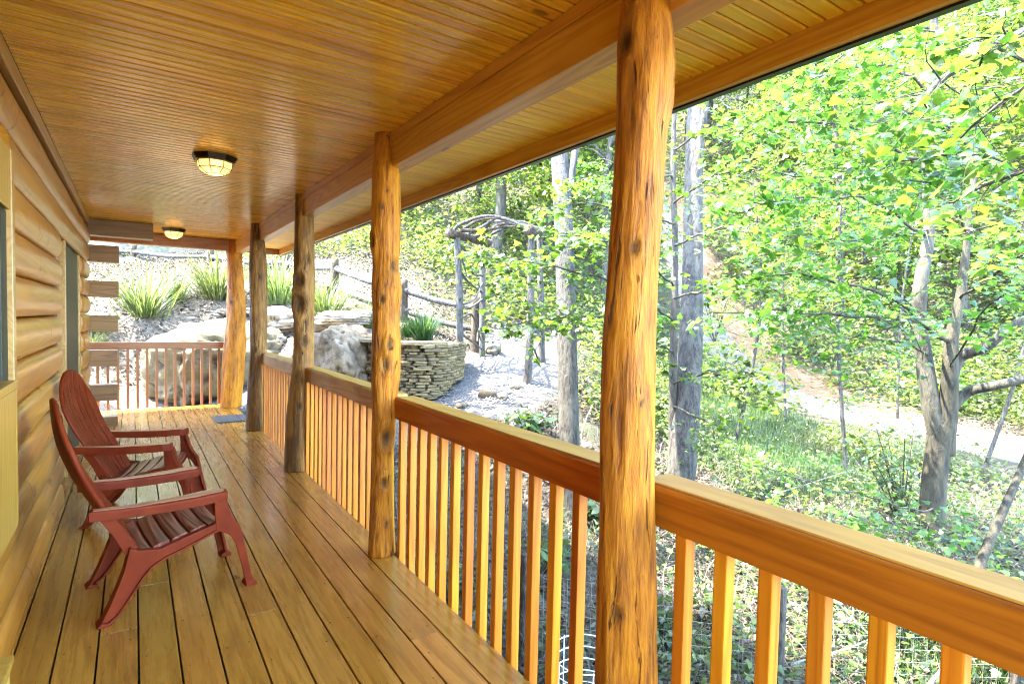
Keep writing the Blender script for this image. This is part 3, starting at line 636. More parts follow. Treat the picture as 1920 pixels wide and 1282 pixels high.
# ------------------------------------------------------------------ chairs
def bez(p, n=10): return spline([(a_, 0, b_) for a_, b_ in p], n)
BACKP = [(.125,.285),(.06,.40),(-.02,.53),(-.085,.66),(-.130,.79),(-.150,.90),(-.158,1.02)]
def chair(loc, ang, label, off):
    t = empty('lawn_chair', (loc[0], loc[1], 0), label, 'chair', 'red resin lawn chairs on the porch', ang)
    o = off
    # back: seven slats following the curved profile, rounded top
    prof = bez(BACKP, 8); n = len(prof)
    H = [0]
    for a_, b_ in zip(prof[:-1], prof[1:]): H.append(H[-1]+(b_-a_).length)
    tot = H[-1]
    def halfw(s):                                        # half width at height fraction s
        w = np.interp(s, [0,.35,.6,.78,1], [.195,.235,.262,.268,.262])
        return w
    def topcut(v): return 1 - .30*(abs(v)/.265)**2.6      # rounded outline
    def bp(s, v, depth=0):
        s = min(max(s, 0), 1); d = s*tot; i = int(np.searchsorted(H, d))-1; i = min(max(i, 0), n-2); f = (d-H[i])/max(1e-6, H[i+1]-H[i])
        p = prof[i].lerp(prof[i+1], f); tn = (prof[i+1]-prof[i]).normalized(); nr = Vector((tn.z, 0, -tn.x))
        cup = .16*v*v*(1.2 - .6*s)/.1*.35
        q = p + nr*(cup + depth); return Vector((q.x, v, q.z))
    NS = 7
    for k in range(NS):
        vs_ = []; m_ = 26
        u0, u1 = -1+2*k/NS+.018, -1+2*(k+1)/NS-.018
        for i in range(m_+1):
            row = []
            for u in (u0, (u0+u1)/2, u1):
                vtop = u*halfw(.9); s = (i/m_)*topcut(vtop)
                v = u*halfw(s)
                row.append((s, v))
            for (s, v), dp in zip(row, (.006, .011, .006)): vs_.append(bp(s, v, dp))
            for (s, v) in row[::-1]: vs_.append(bp(s, v, -.004))
        fs = [(i*6+j, i*6+(j+1) % 6, i*6+6+(j+1) % 6, i*6+6+j) for i in range(m_) for j in range(6)] + [tuple(range(6)), tuple(range(m_*6+5, m_*6-1, -1))]
        MB().add(vs_, fs).build('back_slat', M['chair'], t, smooth=False)
    # back shell behind the grooves, with a rolled rim
    vs_ = []; m_, q = 26, 14
    for i in range(m_+1):
        for j in range(q+1):
            u = -1+2*j/q; s = (i/m_)*topcut(u*halfw(.9)); vs_.append(bp(s, u*halfw(s)*1.0, -.005))
    for i in range(m_+1):
        for j in range(q+1):
            u = -1+2*j/q; s = (i/m_)*topcut(u*halfw(.9)); vs_.append(bp(s, u*halfw(s)*1.0, -.016))
    o2 = (m_+1)*(q+1); idx = lambda i, j: i*(q+1)+j
    fs = [(idx(i,j), idx(i,j+1), idx(i+1,j+1), idx(i+1,j)) for i in range(m_) for j in range(q)]
    fs += [tuple(x+o2 for x in f[::-1]) for f in fs]
    rim = [idx(i,0) for i in range(m_+1)] + [idx(m_,j) for j in range(1,q+1)] + [idx(i,q) for i in range(m_-1,-1,-1)] + [idx(0,j) for j in range(q-1,0,-1)]
    fs += [(rim[i], rim[(i+1) % len(rim)], rim[(i+1) % len(rim)]+o2, rim[i]+o2) for i in range(len(rim))]
    rm = MB().add(vs_, fs); shell = rm.build('back_shell', M['chair'], t)
    rb = MB(); rb.tube([bp((i/30)*topcut(halfw(.9)), -halfw((i/30)*topcut(halfw(.9))), -.004) for i in range(31)] + [bp(topcut(u*halfw(.9)), u*halfw(topcut(u*halfw(.9))), -.004) for u in np.linspace(-1,1,25)[1:-1]] + [bp((i/30)*topcut(halfw(.9)), halfw((i/30)*topcut(halfw(.9))), -.004) for i in range(30,-1,-1)], .0115, 8)
    rb.build('rim', M['chair'], shell, smooth=True)
    # seat slats across, dipping to the rear
    def sz(u): return float(np.interp(u, [.08,.14,.30,.42,.49,.525], [.300,.298,.335,.366,.372,.352]))
    U = np.linspace(.115, .515, 6)
    for k in range(5):
        a_, b_ = U[k]+.006, U[k+1]-.006; vs_ = []; m_ = 8
        for i in range(m_+1):
            v = -.232+.464*i/m_; sag = -.012*(1-(v/.232)**2)
            for u, dz in ((a_, -.004), (a_+.012, 0), ((a_+b_)/2, .002), (b_-.012, 0), (b_, -.004)): vs_.append((u, v, sz(u)+sag+dz))
            vs_.append((b_, v, sz(b_)+sag-.02)); vs_.append((a_, v, sz(a_)+sag-.02))
        w = 7; fs = [(i*w+j, i*w+(j+1) % w, i*w+w+(j+1) % w, i*w+w+j) for i in range(m_) for j in range(w)] + [tuple(range(w)), tuple(range(m_*w+w-1, m_*w-1, -1))]
        MB().add(vs_, fs).build('seat_slat', M['chairg'], t)
    pan = MB(); vs_ = []
    for i in range(9):
        u = .10+.42*i/8
        for v in (-.245,-.12,0,.12,.245): vs_.append((u, v, sz(u)-.018-.012*(1-(v/.245)**2)))
    fs = [(i*5+j, i*5+j+1, i*5+6+j, i*5+5+j) for i in range(8) for j in range(4)]
    vs_ += [(x, y, z-.008) for x, y, z in vs_]; fs += [tuple(x+45 for x in f[::-1]) for f in fs]
    pan.add(vs_, fs).build('seat_pan', M['chair'], t)
    for s in (-1, 1):
        def plate(poly, y, th, name, bev=.004, flange=True):
            b = MB(); b.prism(poly, y-th/2, y+th/2)
            ob = b.build(name, M['chair'], t, bevel=bev)
            return ob
        y = s*.262
        # front leg: outer web and a front flange, tapering to the foot
        fl = [(.462,.497),(.512,.507),(.532,.43),(.556,.372),(.586,.330),(.600,.27),(.628,.13),(.650,.022),(.668,.018),(.668,0),(.618,0),(.598,.10),(.565,.24),(.540,.292),(.505,.318),(.474,.330),(.466,.39)]
        leg = plate(fl, y, .016, 'front_leg')
        b = MB(); c_ = [(.512,.507),(.532,.43),(.556,.372),(.586,.330),(.600,.27),(.628,.13),(.650,.02)]
        pts = [(u, z) for u, z in c_]; poly = [(u+.004, z) for u, z in pts] + [(u-.008, z-.002) for u, z in pts[::-1]]
        b.prism(poly, y-s*.008, y-s*.062); b.build('leg_flange', M['chair'], leg, bevel=.002)
        b = MB(); b.prism([(.612,0),(.672,0),(.668,.016),(.648,.03),(.62,.02)], y+s*.010, y-s*.066); b.build('foot', M['chair'], leg, bevel=.003)
        # rear leg and side rail
        rl = [(.10,.335),(.135,.318),(.225,.302),(.345,.338),(.470,.371),(.475,.330),(.40,.304),(.32,.275),(.245,.252),(.19,.222),(.150,.175),(.112,.115),(.075,.058),(.050,.026),(.018,0),(-.022,0),(-.008,.022),(.022,.085),(.052,.160),(.078,.232)]
        leg = plate(rl, y, .014, 'rear_leg')
        b = MB(); c_ = [(.475,.332),(.40,.304),(.32,.275),(.245,.252),(.19,.222),(.150,.175),(.112,.115),(.075,.058),(.050,.026),(.018,.004)]
        b.prism([(u, z) for u, z in c_] + [(u-.006, z+.008) for u, z in c_[::-1]], y+s*.020, y-s*.026); b.build('leg_flange', M['chair'], leg, bevel=.002)
        b = MB(); c_ = [(.10,.335),(.078,.232),(.052,.160),(.022,.085),(-.008,.022),(-.022,.0)]
        b.prism([(u, z) for u, z in c_] + [(u+.008, z) for u, z in c_[::-1]], y+s*.008, y-s*.055); b.build('leg_flange', M['chair'], leg, bevel=.002)
        b = MB(); b.prism([(-.03,0),(.03,0),(.02,.012),(-.012,.018)], y+s*.022, y-s*.056); b.build('foot', M['chair'], leg, bevel=.003)
        b = MB(); c_ = [(.12,.318),(.225,.302),(.345,.338),(.470,.371)]
        b.prism([(u, z) for u, z in c_] + [(u, z-.012) for u, z in c_[::-1]], y-s*.006, y-s*.03); b.build('seat_rail', M['chair'], leg, bevel=.002)
        # support from the rear of the arm down the back
        b = MB(); b.prism([(-.045,.545),(.02,.535),(.06,.46),(.115,.36),(.135,.318),(.085,.30),(.04,.40),(-.02,.50)], y-s*.02, y-s*.036); b.build('back_support', M['chair'], t, bevel=.003)
        # armrest: outline seen from above, widened at the front, thick rolled edge
        ol = [(-.055,-.022),(.02,-.030),(.12,-.036),(.25,-.046),(.38,-.056),(.47,-.056),(.506,-.046),(.518,-.02),(.518,.02),(.506,.042),(.47,.048),(.36,.044),(.22,.034),(.08,.026),(-.055,.022)]
        def az(u): return .548 - .020*math.sin(max(0, min(1, (u+.05)/.57))*math.pi)*.6 + (-.004 if u > .5 else 0)
        vs_ = []; no = len(ol)
        for sc, dz in ((.80,.0),(.97,-.003),(1.0,-.012),(1.0,-.044),(.93,-.046)):
            for u, v in ol: vs_.append((.23+(u-.23)*(1-(1-sc)*.25), s*(.272+v*sc*-1*s*s) if False else s*.272+v*sc, az(u)+dz))
        fs = [(L_*no+i, L_*no+(i+1) % no, (L_+1)*no+(i+1) % no, (L_+1)*no+i) for L_ in range(4) for i in range(no)]
        fs += [tuple(range(no)), tuple(range(5*no-1, 4*no-1, -1))]
        arm = MB().add(vs_, fs).build('armrest', M['chair'], t, bevel=0)
        vs_ = []
        for u, v in ol: vs_.append((.23+(u-.23)*.945, s*.272+v*.78, az(u)+.0015))
        for u, v in ol: vs_.append((.23+(u-.23)*.945, s*.272+v*.78, az(u)-.006))
        MB().add(vs_, [tuple(range(no)), tuple(range(2*no-1, no-1, -1))]+[(i, (i+1) % no, (i+1) % no+no, i+no) for i in range(no)]).build('arm_inlay', M['chairgu'], arm)
    fr_ = MB(); fr_.box(.470, .484, -.252, .252, .315, .352).build('front_apron', M['chair'], t, bevel=.004)
    MB().box(.10, .118, -.25, .25, .262, .296).build('rear_crossbar', M['chair'], t, bevel=.004)
    return t
chair((-.155, 3.40), R(8), 'red resin lawn chair nearer the camera, seen from its side', 0)
chair((-.215, 4.90), R(-14), 'red resin lawn chair farther away, its slatted back turned to the camera', 1)

# ------------------------------------------------------------------ boulders
def boulder(c, size, mat, label, seed, rz=0, flat=.0, name='boulder', cat='boulder', sub=5, tilt=(0, 0), strata=0, group=None):
    bm = bmesh.new(); bmesh.ops.create_icosphere(bm, subdivisions=sub, radius=1); CR = []
    for v in bm.verts:
        p = v.co.copy(); k = Vector((seed*7.3, seed*3.1, seed))
        q = Vector([math.copysign(abs(x)**.72, x) for x in p])       # squarer than a ball
        f = 1 + .22*mn.fractal(p*1.1+k, 1, 2, 3) + .07*mn.fractal(p*4+k, 1, 2, 3)
        # chisel planes
        for i in range(5):
            nrm = Vector((mn.noise((i*9.1, seed, 0)), mn.noise((i*5.7, 2.2, seed)), mn.noise((seed, i*3.3, 7)))).normalized()
            d = q.normalized().dot(nrm); lim = .78
            if d > lim: f -= (d-lim)*.9
        rdg = 1-abs(mn.fractal(p*2.3+k*1.7, 1, 2, 3))*2.2; cr = max(0, (rdg-.72)/.28); f -= .07*cr*cr; f += .028*mn.fractal(p*9+k, 1, 2, 4)
        CR.append(min(1, cr*cr*1.2))
        q = q*f
        if strata: q *= 1 + .05*math.sin(q.z*strata + 2*mn.noise(p*2+k))
        v.co = Vector((q.x*size[0], q.y*size[1], q.z*size[2]))
    me = bpy.data.meshes.new(name); bm.to_mesh(me); bm.free(); me.materials.append(mat); me.shade_smooth()
    t_ = me.attributes.new('crack', 'FLOAT', 'POINT'); t_.data.foreach_set('value', CR)
    o = link(name, me, None, c, (tilt[0], tilt[1], rz)); return tag(o, label, cat, group)
boulder(at(425, 688, 10.6), (1.22, .8, .80), M['rockt'], 'huge rounded tan boulder behind the far corner post', 1, .5)
boulder(at(290, 612, 12.3), (1.25, 1.1, .36), M['rock'], 'broad bleached slab of rock sloping behind the far railing', 2, .2, tilt=(R(22), R(-8)))
boulder(at(258, 686, 11.6), (.85, .6, .33), M['rockl'], 'dark undercut rock seen through the far balusters', 3, .3, strata=14)
boulder(at(392, 573, 13.2), (.75, .6, .13), M['rock'], 'thin flat ledge rock jutting out left of the far corner post', 4, .2)
boulder(at(402, 600, 12.6), (.42, .45, .22), M['rockl'], 'rough brown layered rock under the flat ledge rock', 5, .7, strata=16)
boulder(at(522, 612, 11.8), (.48, .5, .34), M['rockl'], 'dark cracked rock right of the slim dark post', 6, .4, strata=12)
boulder(at(522, 590, 12.4), (.55, .4, .14), M['rockl'], 'long flat stone lying on top of the dark cracked rock', 16, .2, strata=12)
boulder(at(642, 598, 11.0), (.50, .3, .14), M['rockl'], 'long grey stone lying above the big sloping rock face', 7, -.2, strata=18)
boulder(at(655, 690, 9.6), (.78, .7, .68), M['rock'], 'large smooth sloping rock face dappled with sun left of the stone wall', 8, .4, tilt=(R(-20), R(10)))
boulder(at(575, 680, 9.9), (.35, .4, .34), M['rock'], 'grey rock tucked behind the dark crooked post', 9, .4)
for q in ((375,588,12.9,.34,.30,.10,'brown flat stone wedged under the thin ledge rock',51),(408,620,12.2,.30,.3,.13,'ochre tinted stone below the rough brown layered rock',52),(345,640,11.9,.40,.35,.16,'grey stone at the top left of the huge rounded boulder',53),
          (505,640,11.2,.30,.3,.16,'dark stone low between the slim post and the crooked post',54),(548,608,11.6,.34,.3,.11,'flat slab end showing beside the dark crooked post',55),(600,612,11.2,.26,.25,.10,'small dark stone left of the long grey stone',56),(680,590,11.4,.22,.2,.10,'small stone at the right end of the long grey stone',57),
          (232,640,12.4,.5,.4,.14,'half buried pale stone at the left of the bleached slab',58),(460,585,12.6,.5,.35,.10,'pale flat stone between the far corner post and the slim post',59)):
    boulder(at(*q[:3]), q[3:6], M['rockl'], q[6], q[7], q[7]*.7, strata=15, sub=4, name='garden_rock', cat='rock')
boulder(at(300, 735, 10.9), (.24, .22, .16), M['rock'], 'small loose rock low behind the far balusters', 10, .3, sub=3)
for i, (px, py, d, s, lb) in enumerate([(912,736,8.6,.11,'flat loose stone on the gravel at the path edge'),(943,738,8.5,.08,'small brown stone beside the flat loose stone'),(866,752,8.2,.07,'pale pebble sized stone low on the gravel path'),
        (968,720,9.0,.10,'round stone at the foot of the front arbor post'),(925,655,12.0,.16,'grey stone behind the rear left arbor post'),(1100,752,7.6,.08,'white stone on the bank right of the grey trunk'),(655,742,8.7,.14,'stone at the foot of the sloping rock face')]):
    p = at(px, py, d); p.z = g1(p.x, p.y)+s*.3
    boulder(p, (s*1.3, s, s*.7), M['rockl'] if i % 2 else M['rock'], lb, 20+i, i, name='loose_stone', cat='stone', sub=2)

# ------------------------------------------------------------------ dry stone wall
wl = empty('stone_wall', at(800, 735, 8.8), 'curved dry stacked slate wall between the sloping rock and the arbor', 'wall')
org = wl.location.copy()
curve = spline([at(690,735,9.4), at(752,742,8.75), at(800,738,8.7), at(840,717,9.15), at(862,692,9.9), at(860,672,10.7)], 12)
cl = [0]
for a_, b_ in zip(curve[:-1], curve[1:]): cl.append(cl[-1]+((b_-a_).xy).length)
def cpt(s):
    i = min(max(int(np.searchsorted(cl, s))-1, 0), len(curve)-2); f = (s-cl[i])/max(1e-6, cl[i+1]-cl[i]); p = curve[i].lerp(curve[i+1], f); d = (curve[i+1]-curve[i]).xy.normalized(); return p, d
def slate(seed):
    b = MB(); n = 9; rr = random.Random(seed); pts = []
    for k in range(n):
        a_ = 2*math.pi*k/n; pts.append((math.copysign(abs(math.cos(a_))**.55, math.cos(a_))*.5*rr.uniform(.9,1.05), math.copysign(abs(math.sin(a_))**.55, math.sin(a_))*.5*rr.uniform(.88,1.06)))
    V = [(x, y, -.5+rr.uniform(0,.12)) for x, y in pts] + [(x*.97, y*.95, .5-rr.uniform(0,.2)) for x, y in pts]
    b.add(V, [tuple(range(n-1,-1,-1)), tuple(range(n,2*n))]+[(k, (k+1) % n, (k+1) % n+n, k+n) for k in range(n)])
    return b.mesh('stone', M['slate'], False, .06)
sl = [slate(k) for k in range(6)]
rr = random.Random(5); ZT = at(800, 645, 8.8).z; ZB = .02; nst = 0
z = ZB
while z < ZT-.02:
    h = rr.uniform(.024, .062); s = rr.uniform(0, .1)
    while s < cl[-1]:
        w = rr.uniform(.08, .34); p, d = cpt(min(s+w/2, cl[-1])); nrm = Vector((d.y, -d.x))
        if z > p.z-.12 and nst < 299:
            off = rr.uniform(-.025, .03)
            o = link('stone', sl[rr.randrange(6)], wl, (p.x+nrm.x*off-org.x, p.y+nrm.y*off-org.y, z+h/2-org.z), (rr.uniform(-.04,.04), rr.uniform(-.05,.05), math.atan2(d.y, d.x)+rr.uniform(-.06,.06)), (w*.98, rr.uniform(.13,.18), h*rr.uniform(.86,1.0)))
            nst += 1
        s += w
    z += h
core = MB(); vs_ = []
for p in curve:
    vs_ += [(p.x-org.x, p.y-org.y+.06, ZB-.3-org.z), (p.x-org.x, p.y-org.y+.06, ZT-.03-org.z)]
nq = len(curve); cen = (2.9+1.3-org.x, 9.3-org.y)
vs_ += [(cen[0], cen[1]+.6, ZB-.3-org.z), (cen[0], cen[1]+.6, ZT-.03-org.z)]
core.add(vs_, [(2*i, 2*i+2, 2*i+3, 2*i+1) for i in range(nq-1)] + [(2*i+1, 2*i+3, 2*nq+1) for i in range(nq-1)]).build('wall_fill', M['dark'], wl)
for s, w in ((.15,.5),(.62,.5),(1.15,.55),(1.6,.4)):
    p, d = cpt(s); link('cap_stone', sl[int(s*7) % 6], wl, (p.x-org.x, p.y+.1-org.y, ZT+.015-org.z), (0, 0, math.atan2(d.y, d.x)), (w, .38, .06))

# ------------------------------------------------------------------ rough wooden log tubes (arbor, fence)
def rough_tube(pts, r0, r1, seed, n=12, m=16, wob=.14):
    P = spline(pts, max(2, m//max(1, len(pts)-1))); k = len(P); b = MB(); vs_ = []; up = None
    for i, p in enumerate(P):
        t = (P[min(i+1, k-1)]-P[max(i-1, 0)]).normalized()
        if up is None: up = t.orthogonal().normalized()
        up = (up-t*up.dot(t)).normalized(); w = t.cross(up); r = r0+(r1-r0)*i/(k-1)
        for j in range(n):
            a_ = 2*math.pi*j/n
            rr_ = r*(1+wob*mn.noise((math.cos(a_)*1.5+seed, math.sin(a_)*1.5, i*.5+seed)))
            vs_.append(p+(up*math.cos(a_)+w*math.sin(a_))*rr_)
    fs = [(i*n+j, i*n+(j+1) % n, (i+1)*n+(j+1) % n, (i+1)*n+j) for i in range(k-1) for j in range(n)]+[tuple(range(n-1,-1,-1)), tuple(range((k-1)*n, k*n))]
    return b.add(vs_, fs)
arb = empty('garden_arbor', at(930, 690, 10.3), 'rustic arbor of cedar posts and bent branches over the gravel path', 'arbor')
ao = arb.location
def rel(p, o): return Vector(p)-o
def apart(name, pts, r0, r1, seed, mat='oldwood', **k): rough_tube([rel(p, ao) for p in pts], r0, r1, seed, **k).build(name, M[mat], arb, smooth=True)
LF = [at(861,702,10), at(862,570,10), at(857,446,10)]; LR = [at(904,670,11.7), at(905,560,11.7), at(904,452,11.7)]
RF = [at(988,718,9.3), at(995,590,9.35), at(996,440,9.4)]; RR = [at(1016,684,11.2), at(1014,570,11.2), at(1012,440,11.2)]
for k, q in enumerate((LF, LR, RF, RR)):
    q[0] = q[0] + Vector((0, 0, -.15)); apart('arbor_post', q, .070 if k != 3 else .08, .058, k*3.3, m=20)
apart('side_beam', [at(842,437,9.75), at(918,455,12.1)], .085, .075, 5, 'brownlog', m=12)
apart('side_beam', [at(992,432,9.1), at(1016,434,11.6)], .095, .08, 7, 'brownlog', m=12)
for k, (a_, b_, c_, d_) in enumerate([((848,436,9.9),(868,418,9.8),(925,405,9.6),(1000,432,9.4)), ((858,438,10.2),(900,412,10.1),(950,412,9.9),(1004,436,9.9)), ((874,440,10.6),(905,425,10.6),(940,408,10.5),(1006,430,10.4)),
        ((888,446,11),(930,424,10.9),(960,420,10.8),(1010,436,10.8)), ((905,450,11.5),(935,432,11.4),(975,415,11.3),(1014,432,11.3)), ((865,432,9.9),(905,432,10.4),(950,425,11),(1012,428,11.4)), ((990,428,9.4),(950,415,10),(920,418,10.8),(900,440,11.5))]):
    apart('bent_branch', [at(*a_), at(*b_), at(*c_), at(*d_)], .034, .020, k*2.1, 'brownlog' if k % 2 else 'oldwood', m=18, n=8)
for k, q in enumerate([[(862,460,10),(882,478,10.8),(904,500,11.7)], [(904,548,11.7),(880,530,10.9),(862,505,10)], [(864,572,10),(890,560,11),(906,528,11.7)], [(906,516,11.7),(890,515,11.2),(884,505,10.9)], [(862,600,10),(885,590,11),(902,640,11.7)],
        [(860,622,10),(885,640,10.9),(904,655,11.7)], [(905,560,11.7),(885,575,11),(868,578,10.2)], [(862,470,10),(868,490,10.2),(873,510,10.3)], [(1012,640,11.2),(1000,665,10.4),(990,700,9.5)], [(990,640,9.4),(1004,660,10.3),(1012,690,11)], [(902,610,11.7),(896,625,11.5),(895,640,11.3)]]):
    apart('lattice_branch', [at(*p) for p in q], .024, .014, k*1.7+1, 'oldwood', m=12, n=7)

fen = empty('rail_fence', at(628, 540, 14), 'weathered split rail fence running up the garden slope to the arbor', 'fence')
fo = fen.location
def fpart(name, pts, r0, r1, seed, mat='oldwood'): rough_tube([rel(p, fo) for p in pts], r0, r1, seed, n=9, m=8, wob=.25).build(name, M[mat], fen, smooth=True)
FP = [(250,462,19),(395,470,17.2),(536,480,15.4),(628,489,14),(757,528,12.6),(893,560,11.9)]
tops = []
for k, q in enumerate(FP):
    p = at(*q); tops.append(p); fpart('fence_post', [p+Vector((0,0,-1.5)), p+Vector((0,0,.05))], .11, .095, k, 'brownlog')
left = at(90, 455, 21); tops = [left]+tops
for k, (a_, b_) in enumerate(zip(tops[:-1], tops[1:])):
    e = (b_-a_).normalized()*.16
    fpart('fence_rail', [a_-e+Vector((0,0,-.17)), (a_+b_)/2+Vector((0,0,-.24)), b_+e+Vector((0,0,-.17))], .075, .06, k+10)
    fpart('fence_rail', [a_-e+Vector((0,0,-.62)), (a_+b_)/2+Vector((0,0,-.68)), b_+e+Vector((0,0,-.62))], .07, .06, k+20)

# ------------------------------------------------------------------ blades, leaves
def blades_mesh(name, n, h, spread, mat, width=.011, seg=6, seed=0, droop=1.0, up=.75):
    r = np.random.default_rng(seed); V = []; F = []
    for i in range(n):
        az = r.uniform(0, 2*math.pi); el = up + r.uniform(-.25, .35); ln = h*r.uniform(.65, 1.15); base = Vector((math.cos(az), math.sin(az), 0))*abs(r.normal(0, spread*.16))
        d = Vector((math.cos(az)*math.cos(el), math.sin(az)*math.cos(el), math.sin(el))); p = base.copy(); w = width*r.uniform(.7, 1.3); sd_ = Vector((-math.sin(az), math.cos(az), 0))
        k0 = len(V)
        for s in range(seg+1):
            ww = w*(1-(s/seg)**2.2)*.5+.0004; V += [p-sd_*ww, p+sd_*ww]
            p = p + d*(ln/seg); d = (d + Vector((0, 0, -.30*droop*(s+1)/seg*r.uniform(.7, 1.3)))).normalized()
        F += [(k0+2*s, k0+2*s+1, k0+2*s+3, k0+2*s+2) for s in range(seg)]
    return fastmesh(name, np.array([tuple(v) for v in V]), np.array(F), mat)
bigm = [blades_mesh('blade', 420, 1.0, 1.0, M['ograss'], .016, 7, 1, .85, .95), blades_mesh('blade', 380, 1.0, 1.0, M['ograss'], .016, 7, 2, .8, .98)]
drk = blades_mesh('blade', 260, 1.0, 1.0, M['dgrass'], .028, 6, 3, .8, 1.0)
for k, (px, py, d, hp, me, lb) in enumerate([(272,592,12.6,118,bigm[0],'large arching clump of ornamental grass framed by the far railing opening'),
        (408,560,14.0,100,bigm[1],'arching grass clump behind the far corner post'), (522,568,13.2,95,bigm[0],'pale grass clump right of the slim dark post'),
        (608,592,11.6,100,bigm[1],'tall pale grass tuft below the fence post with the split rail'), (688,612,10.6,60,bigm[0],'small grass tuft beside the knotty log post'),
        (795,634,0,62,drk,'dark green grass clump growing on top of the stone wall'), (182,622,12.2,55,bigm[1],'yellowish grass tuft behind the log ends of the wall'), (172,655,11.4,45,bigm[0],'low grass tuft beside the far railing at the wall corner'),
        (330,560,13,60,bigm[1],'smaller grass tuft between the two largest arching clumps'), (765,628,0,36,drk,'short green grass clump left of the one on the wall')]):
    if d: p, d = hit(px, py, 9.0)
    else: d = 9.6; p = at(px, py, d)
    if me is not drk: me = blades_mesh('blade', 260+40*(k*7 % 5), 1.0, 1.0, M['ograss'], .015, 7, 40+k, 1.0+.14*(k*3 % 4), .92+.05*(k % 3))
    s = hp*d/FOCAL/.92
    tag(link('grass_clump', me, None, p-Vector((0,0,.04)), (0, 0, k*1.3), (s, s, s)), lb, 'grass', 'ornamental grass clumps in the rock garden')

MAPLE = np.array([(0,0),(.16,-.06),(.42,.02),(.34,.16),(.50,.40),(.30,.42),(.22,.55),(.0,1.0),(-.22,.55),(-.30,.42),(-.50,.40),(-.34,.16),(-.42,.02),(-.16,-.06)])
def leafcloud(name, P, D, size, mat, shape='maple', r=None):
    """one mesh of many leaves: P positions (n,3), D rough outward directions (n,3), size (n,)"""
    r = r or rng; n = len(P); P = np.asarray(P); D = np.asarray(D)
    nrm = np.c_[r.normal(0,.45,n), r.normal(0,.45,n), np.abs(r.normal(.9,.35,n))]; nrm /= np.linalg.norm(nrm, axis=1)[:,None]
    ax = D + r.normal(0,.6,(n,3)); ax[:,2] -= .45; ax -= nrm*(ax*nrm).sum(1)[:,None]; ax /= np.linalg.norm(ax, axis=1)[:,None]+1e-9
    sx = np.cross(nrm, ax)
    if shape == 'maple':
        out = MAPLE; c = np.array([[0,.25]]); pts = np.r_[c, out]; k = len(out)
        fold = np.r_[0, -.13*np.abs(out[:,0])*2+.02]; tri = np.array([(0, i+1, (i+1) % k+1) for i in range(k)])
    elif shape == 'oval':
        pts = np.array([(0,0),(.22,.35),(.16,.75),(0,1),(-.16,.75),(-.22,.35)]); fold = np.array([0,-.05,-.05,-.06,-.05,-.05]); tri = np.array([(0,1,2),(0,2,3),(0,3,4),(0,4,5)])
    else:
        pts = np.array([(0,0),(.36,.42),(0,1),(-.36,.42)]); fold = np.array([0,-.14,-.05,-.14]); tri = np.array([(0,1,2),(0,2,3)])
    m = len(pts); s = np.asarray(size)[:,None,None]
    V = P[:,None,:] + s*(pts[None,:,0:1]*sx[:,None,:] + pts[None,:,1:2]*ax[:,None,:] + fold[None,:,None]*nrm[:,None,:])
    F = (np.arange(n)*m)[:,None,None]+tri[None]
    return fastmesh(name, V.reshape(-1,3), F.reshape(-1,3), mat)
def one_leaf(mat, curl):
    V = [(0, .25, 0)] + [(x, y, -.13*abs(x)*2*curl - .10*y*y*curl) for x, y in MAPLE]; k = len(MAPLE)
    b = MB(); b.add(V, [(0, i+1, (i+1) % k+1) for i in range(k)]); b.add([(0,0,0),(.008,0,0),(.01,-.45,-.1),(0,-.45,-.1)], [(0,1,2,3)])
    return b.mesh('leaf', mat, False, 0, False)
ONE = [one_leaf(M['mapleone'], c) for c in (.6, 1.0, 1.6)]

def grow(pts, r0, r1, ntw, twl, nleaf, spread, rnd, mb, leaves, n=7, flat=.35):
    """a limb along pts with twigs; collects tube geometry in mb and leaf (pos, dir) in leaves"""
    P = spline(pts, 6); k = len(P)
    for i in range(1, k-1):
        P[i] = P[i] + Vector((mn.noise(P[i]*3), mn.noise(P[i]*3+Vector((9,0,0))), mn.noise(P[i]*3+Vector((0,9,0)))))*.05
    mb.tube(P, [r0+(r1-r0)*i/(k-1) for i in range(k)], n)
    for q in range(ntw):
        f = rnd.uniform(.15, 1.0)**.8; i = min(int(f*(k-1)), k-2); p = P[i]; t = (P[i+1]-P[i]).normalized()
        side = Vector((rnd.gauss(0,1), rnd.gauss(0,1), rnd.gauss(0,flat))).normalized(); d = (t*.7+side).normalized(); L_ = twl*rnd.uniform(.5,1.2)
        pp = [p]; dd = d
        for s in range(4): dd = (dd+Vector((rnd.gauss(0,.2), rnd.gauss(0,.2), rnd.gauss(-.03,.14)))).normalized(); pp.append(pp[-1]+dd*L_/4)
        rr_ = max(.0018, (r0+(r1-r0)*f)*.35); mb.tube(pp, [rr_, rr_*.8, rr_*.6, rr_*.45, rr_*.3], 4, False)
        for s in range(nleaf):
            g = rnd.uniform(.25, 1.05)*4; j = min(int(g), 3); b_ = pp[j].lerp(pp[j+1], min(1, g-j))
            sp = Vector((rnd.gauss(0,1), rnd.gauss(0,1), rnd.gauss(-.2,.5)))*spread
            leaves.append((b_+sp, (sp.normalized()+dd*.5)))

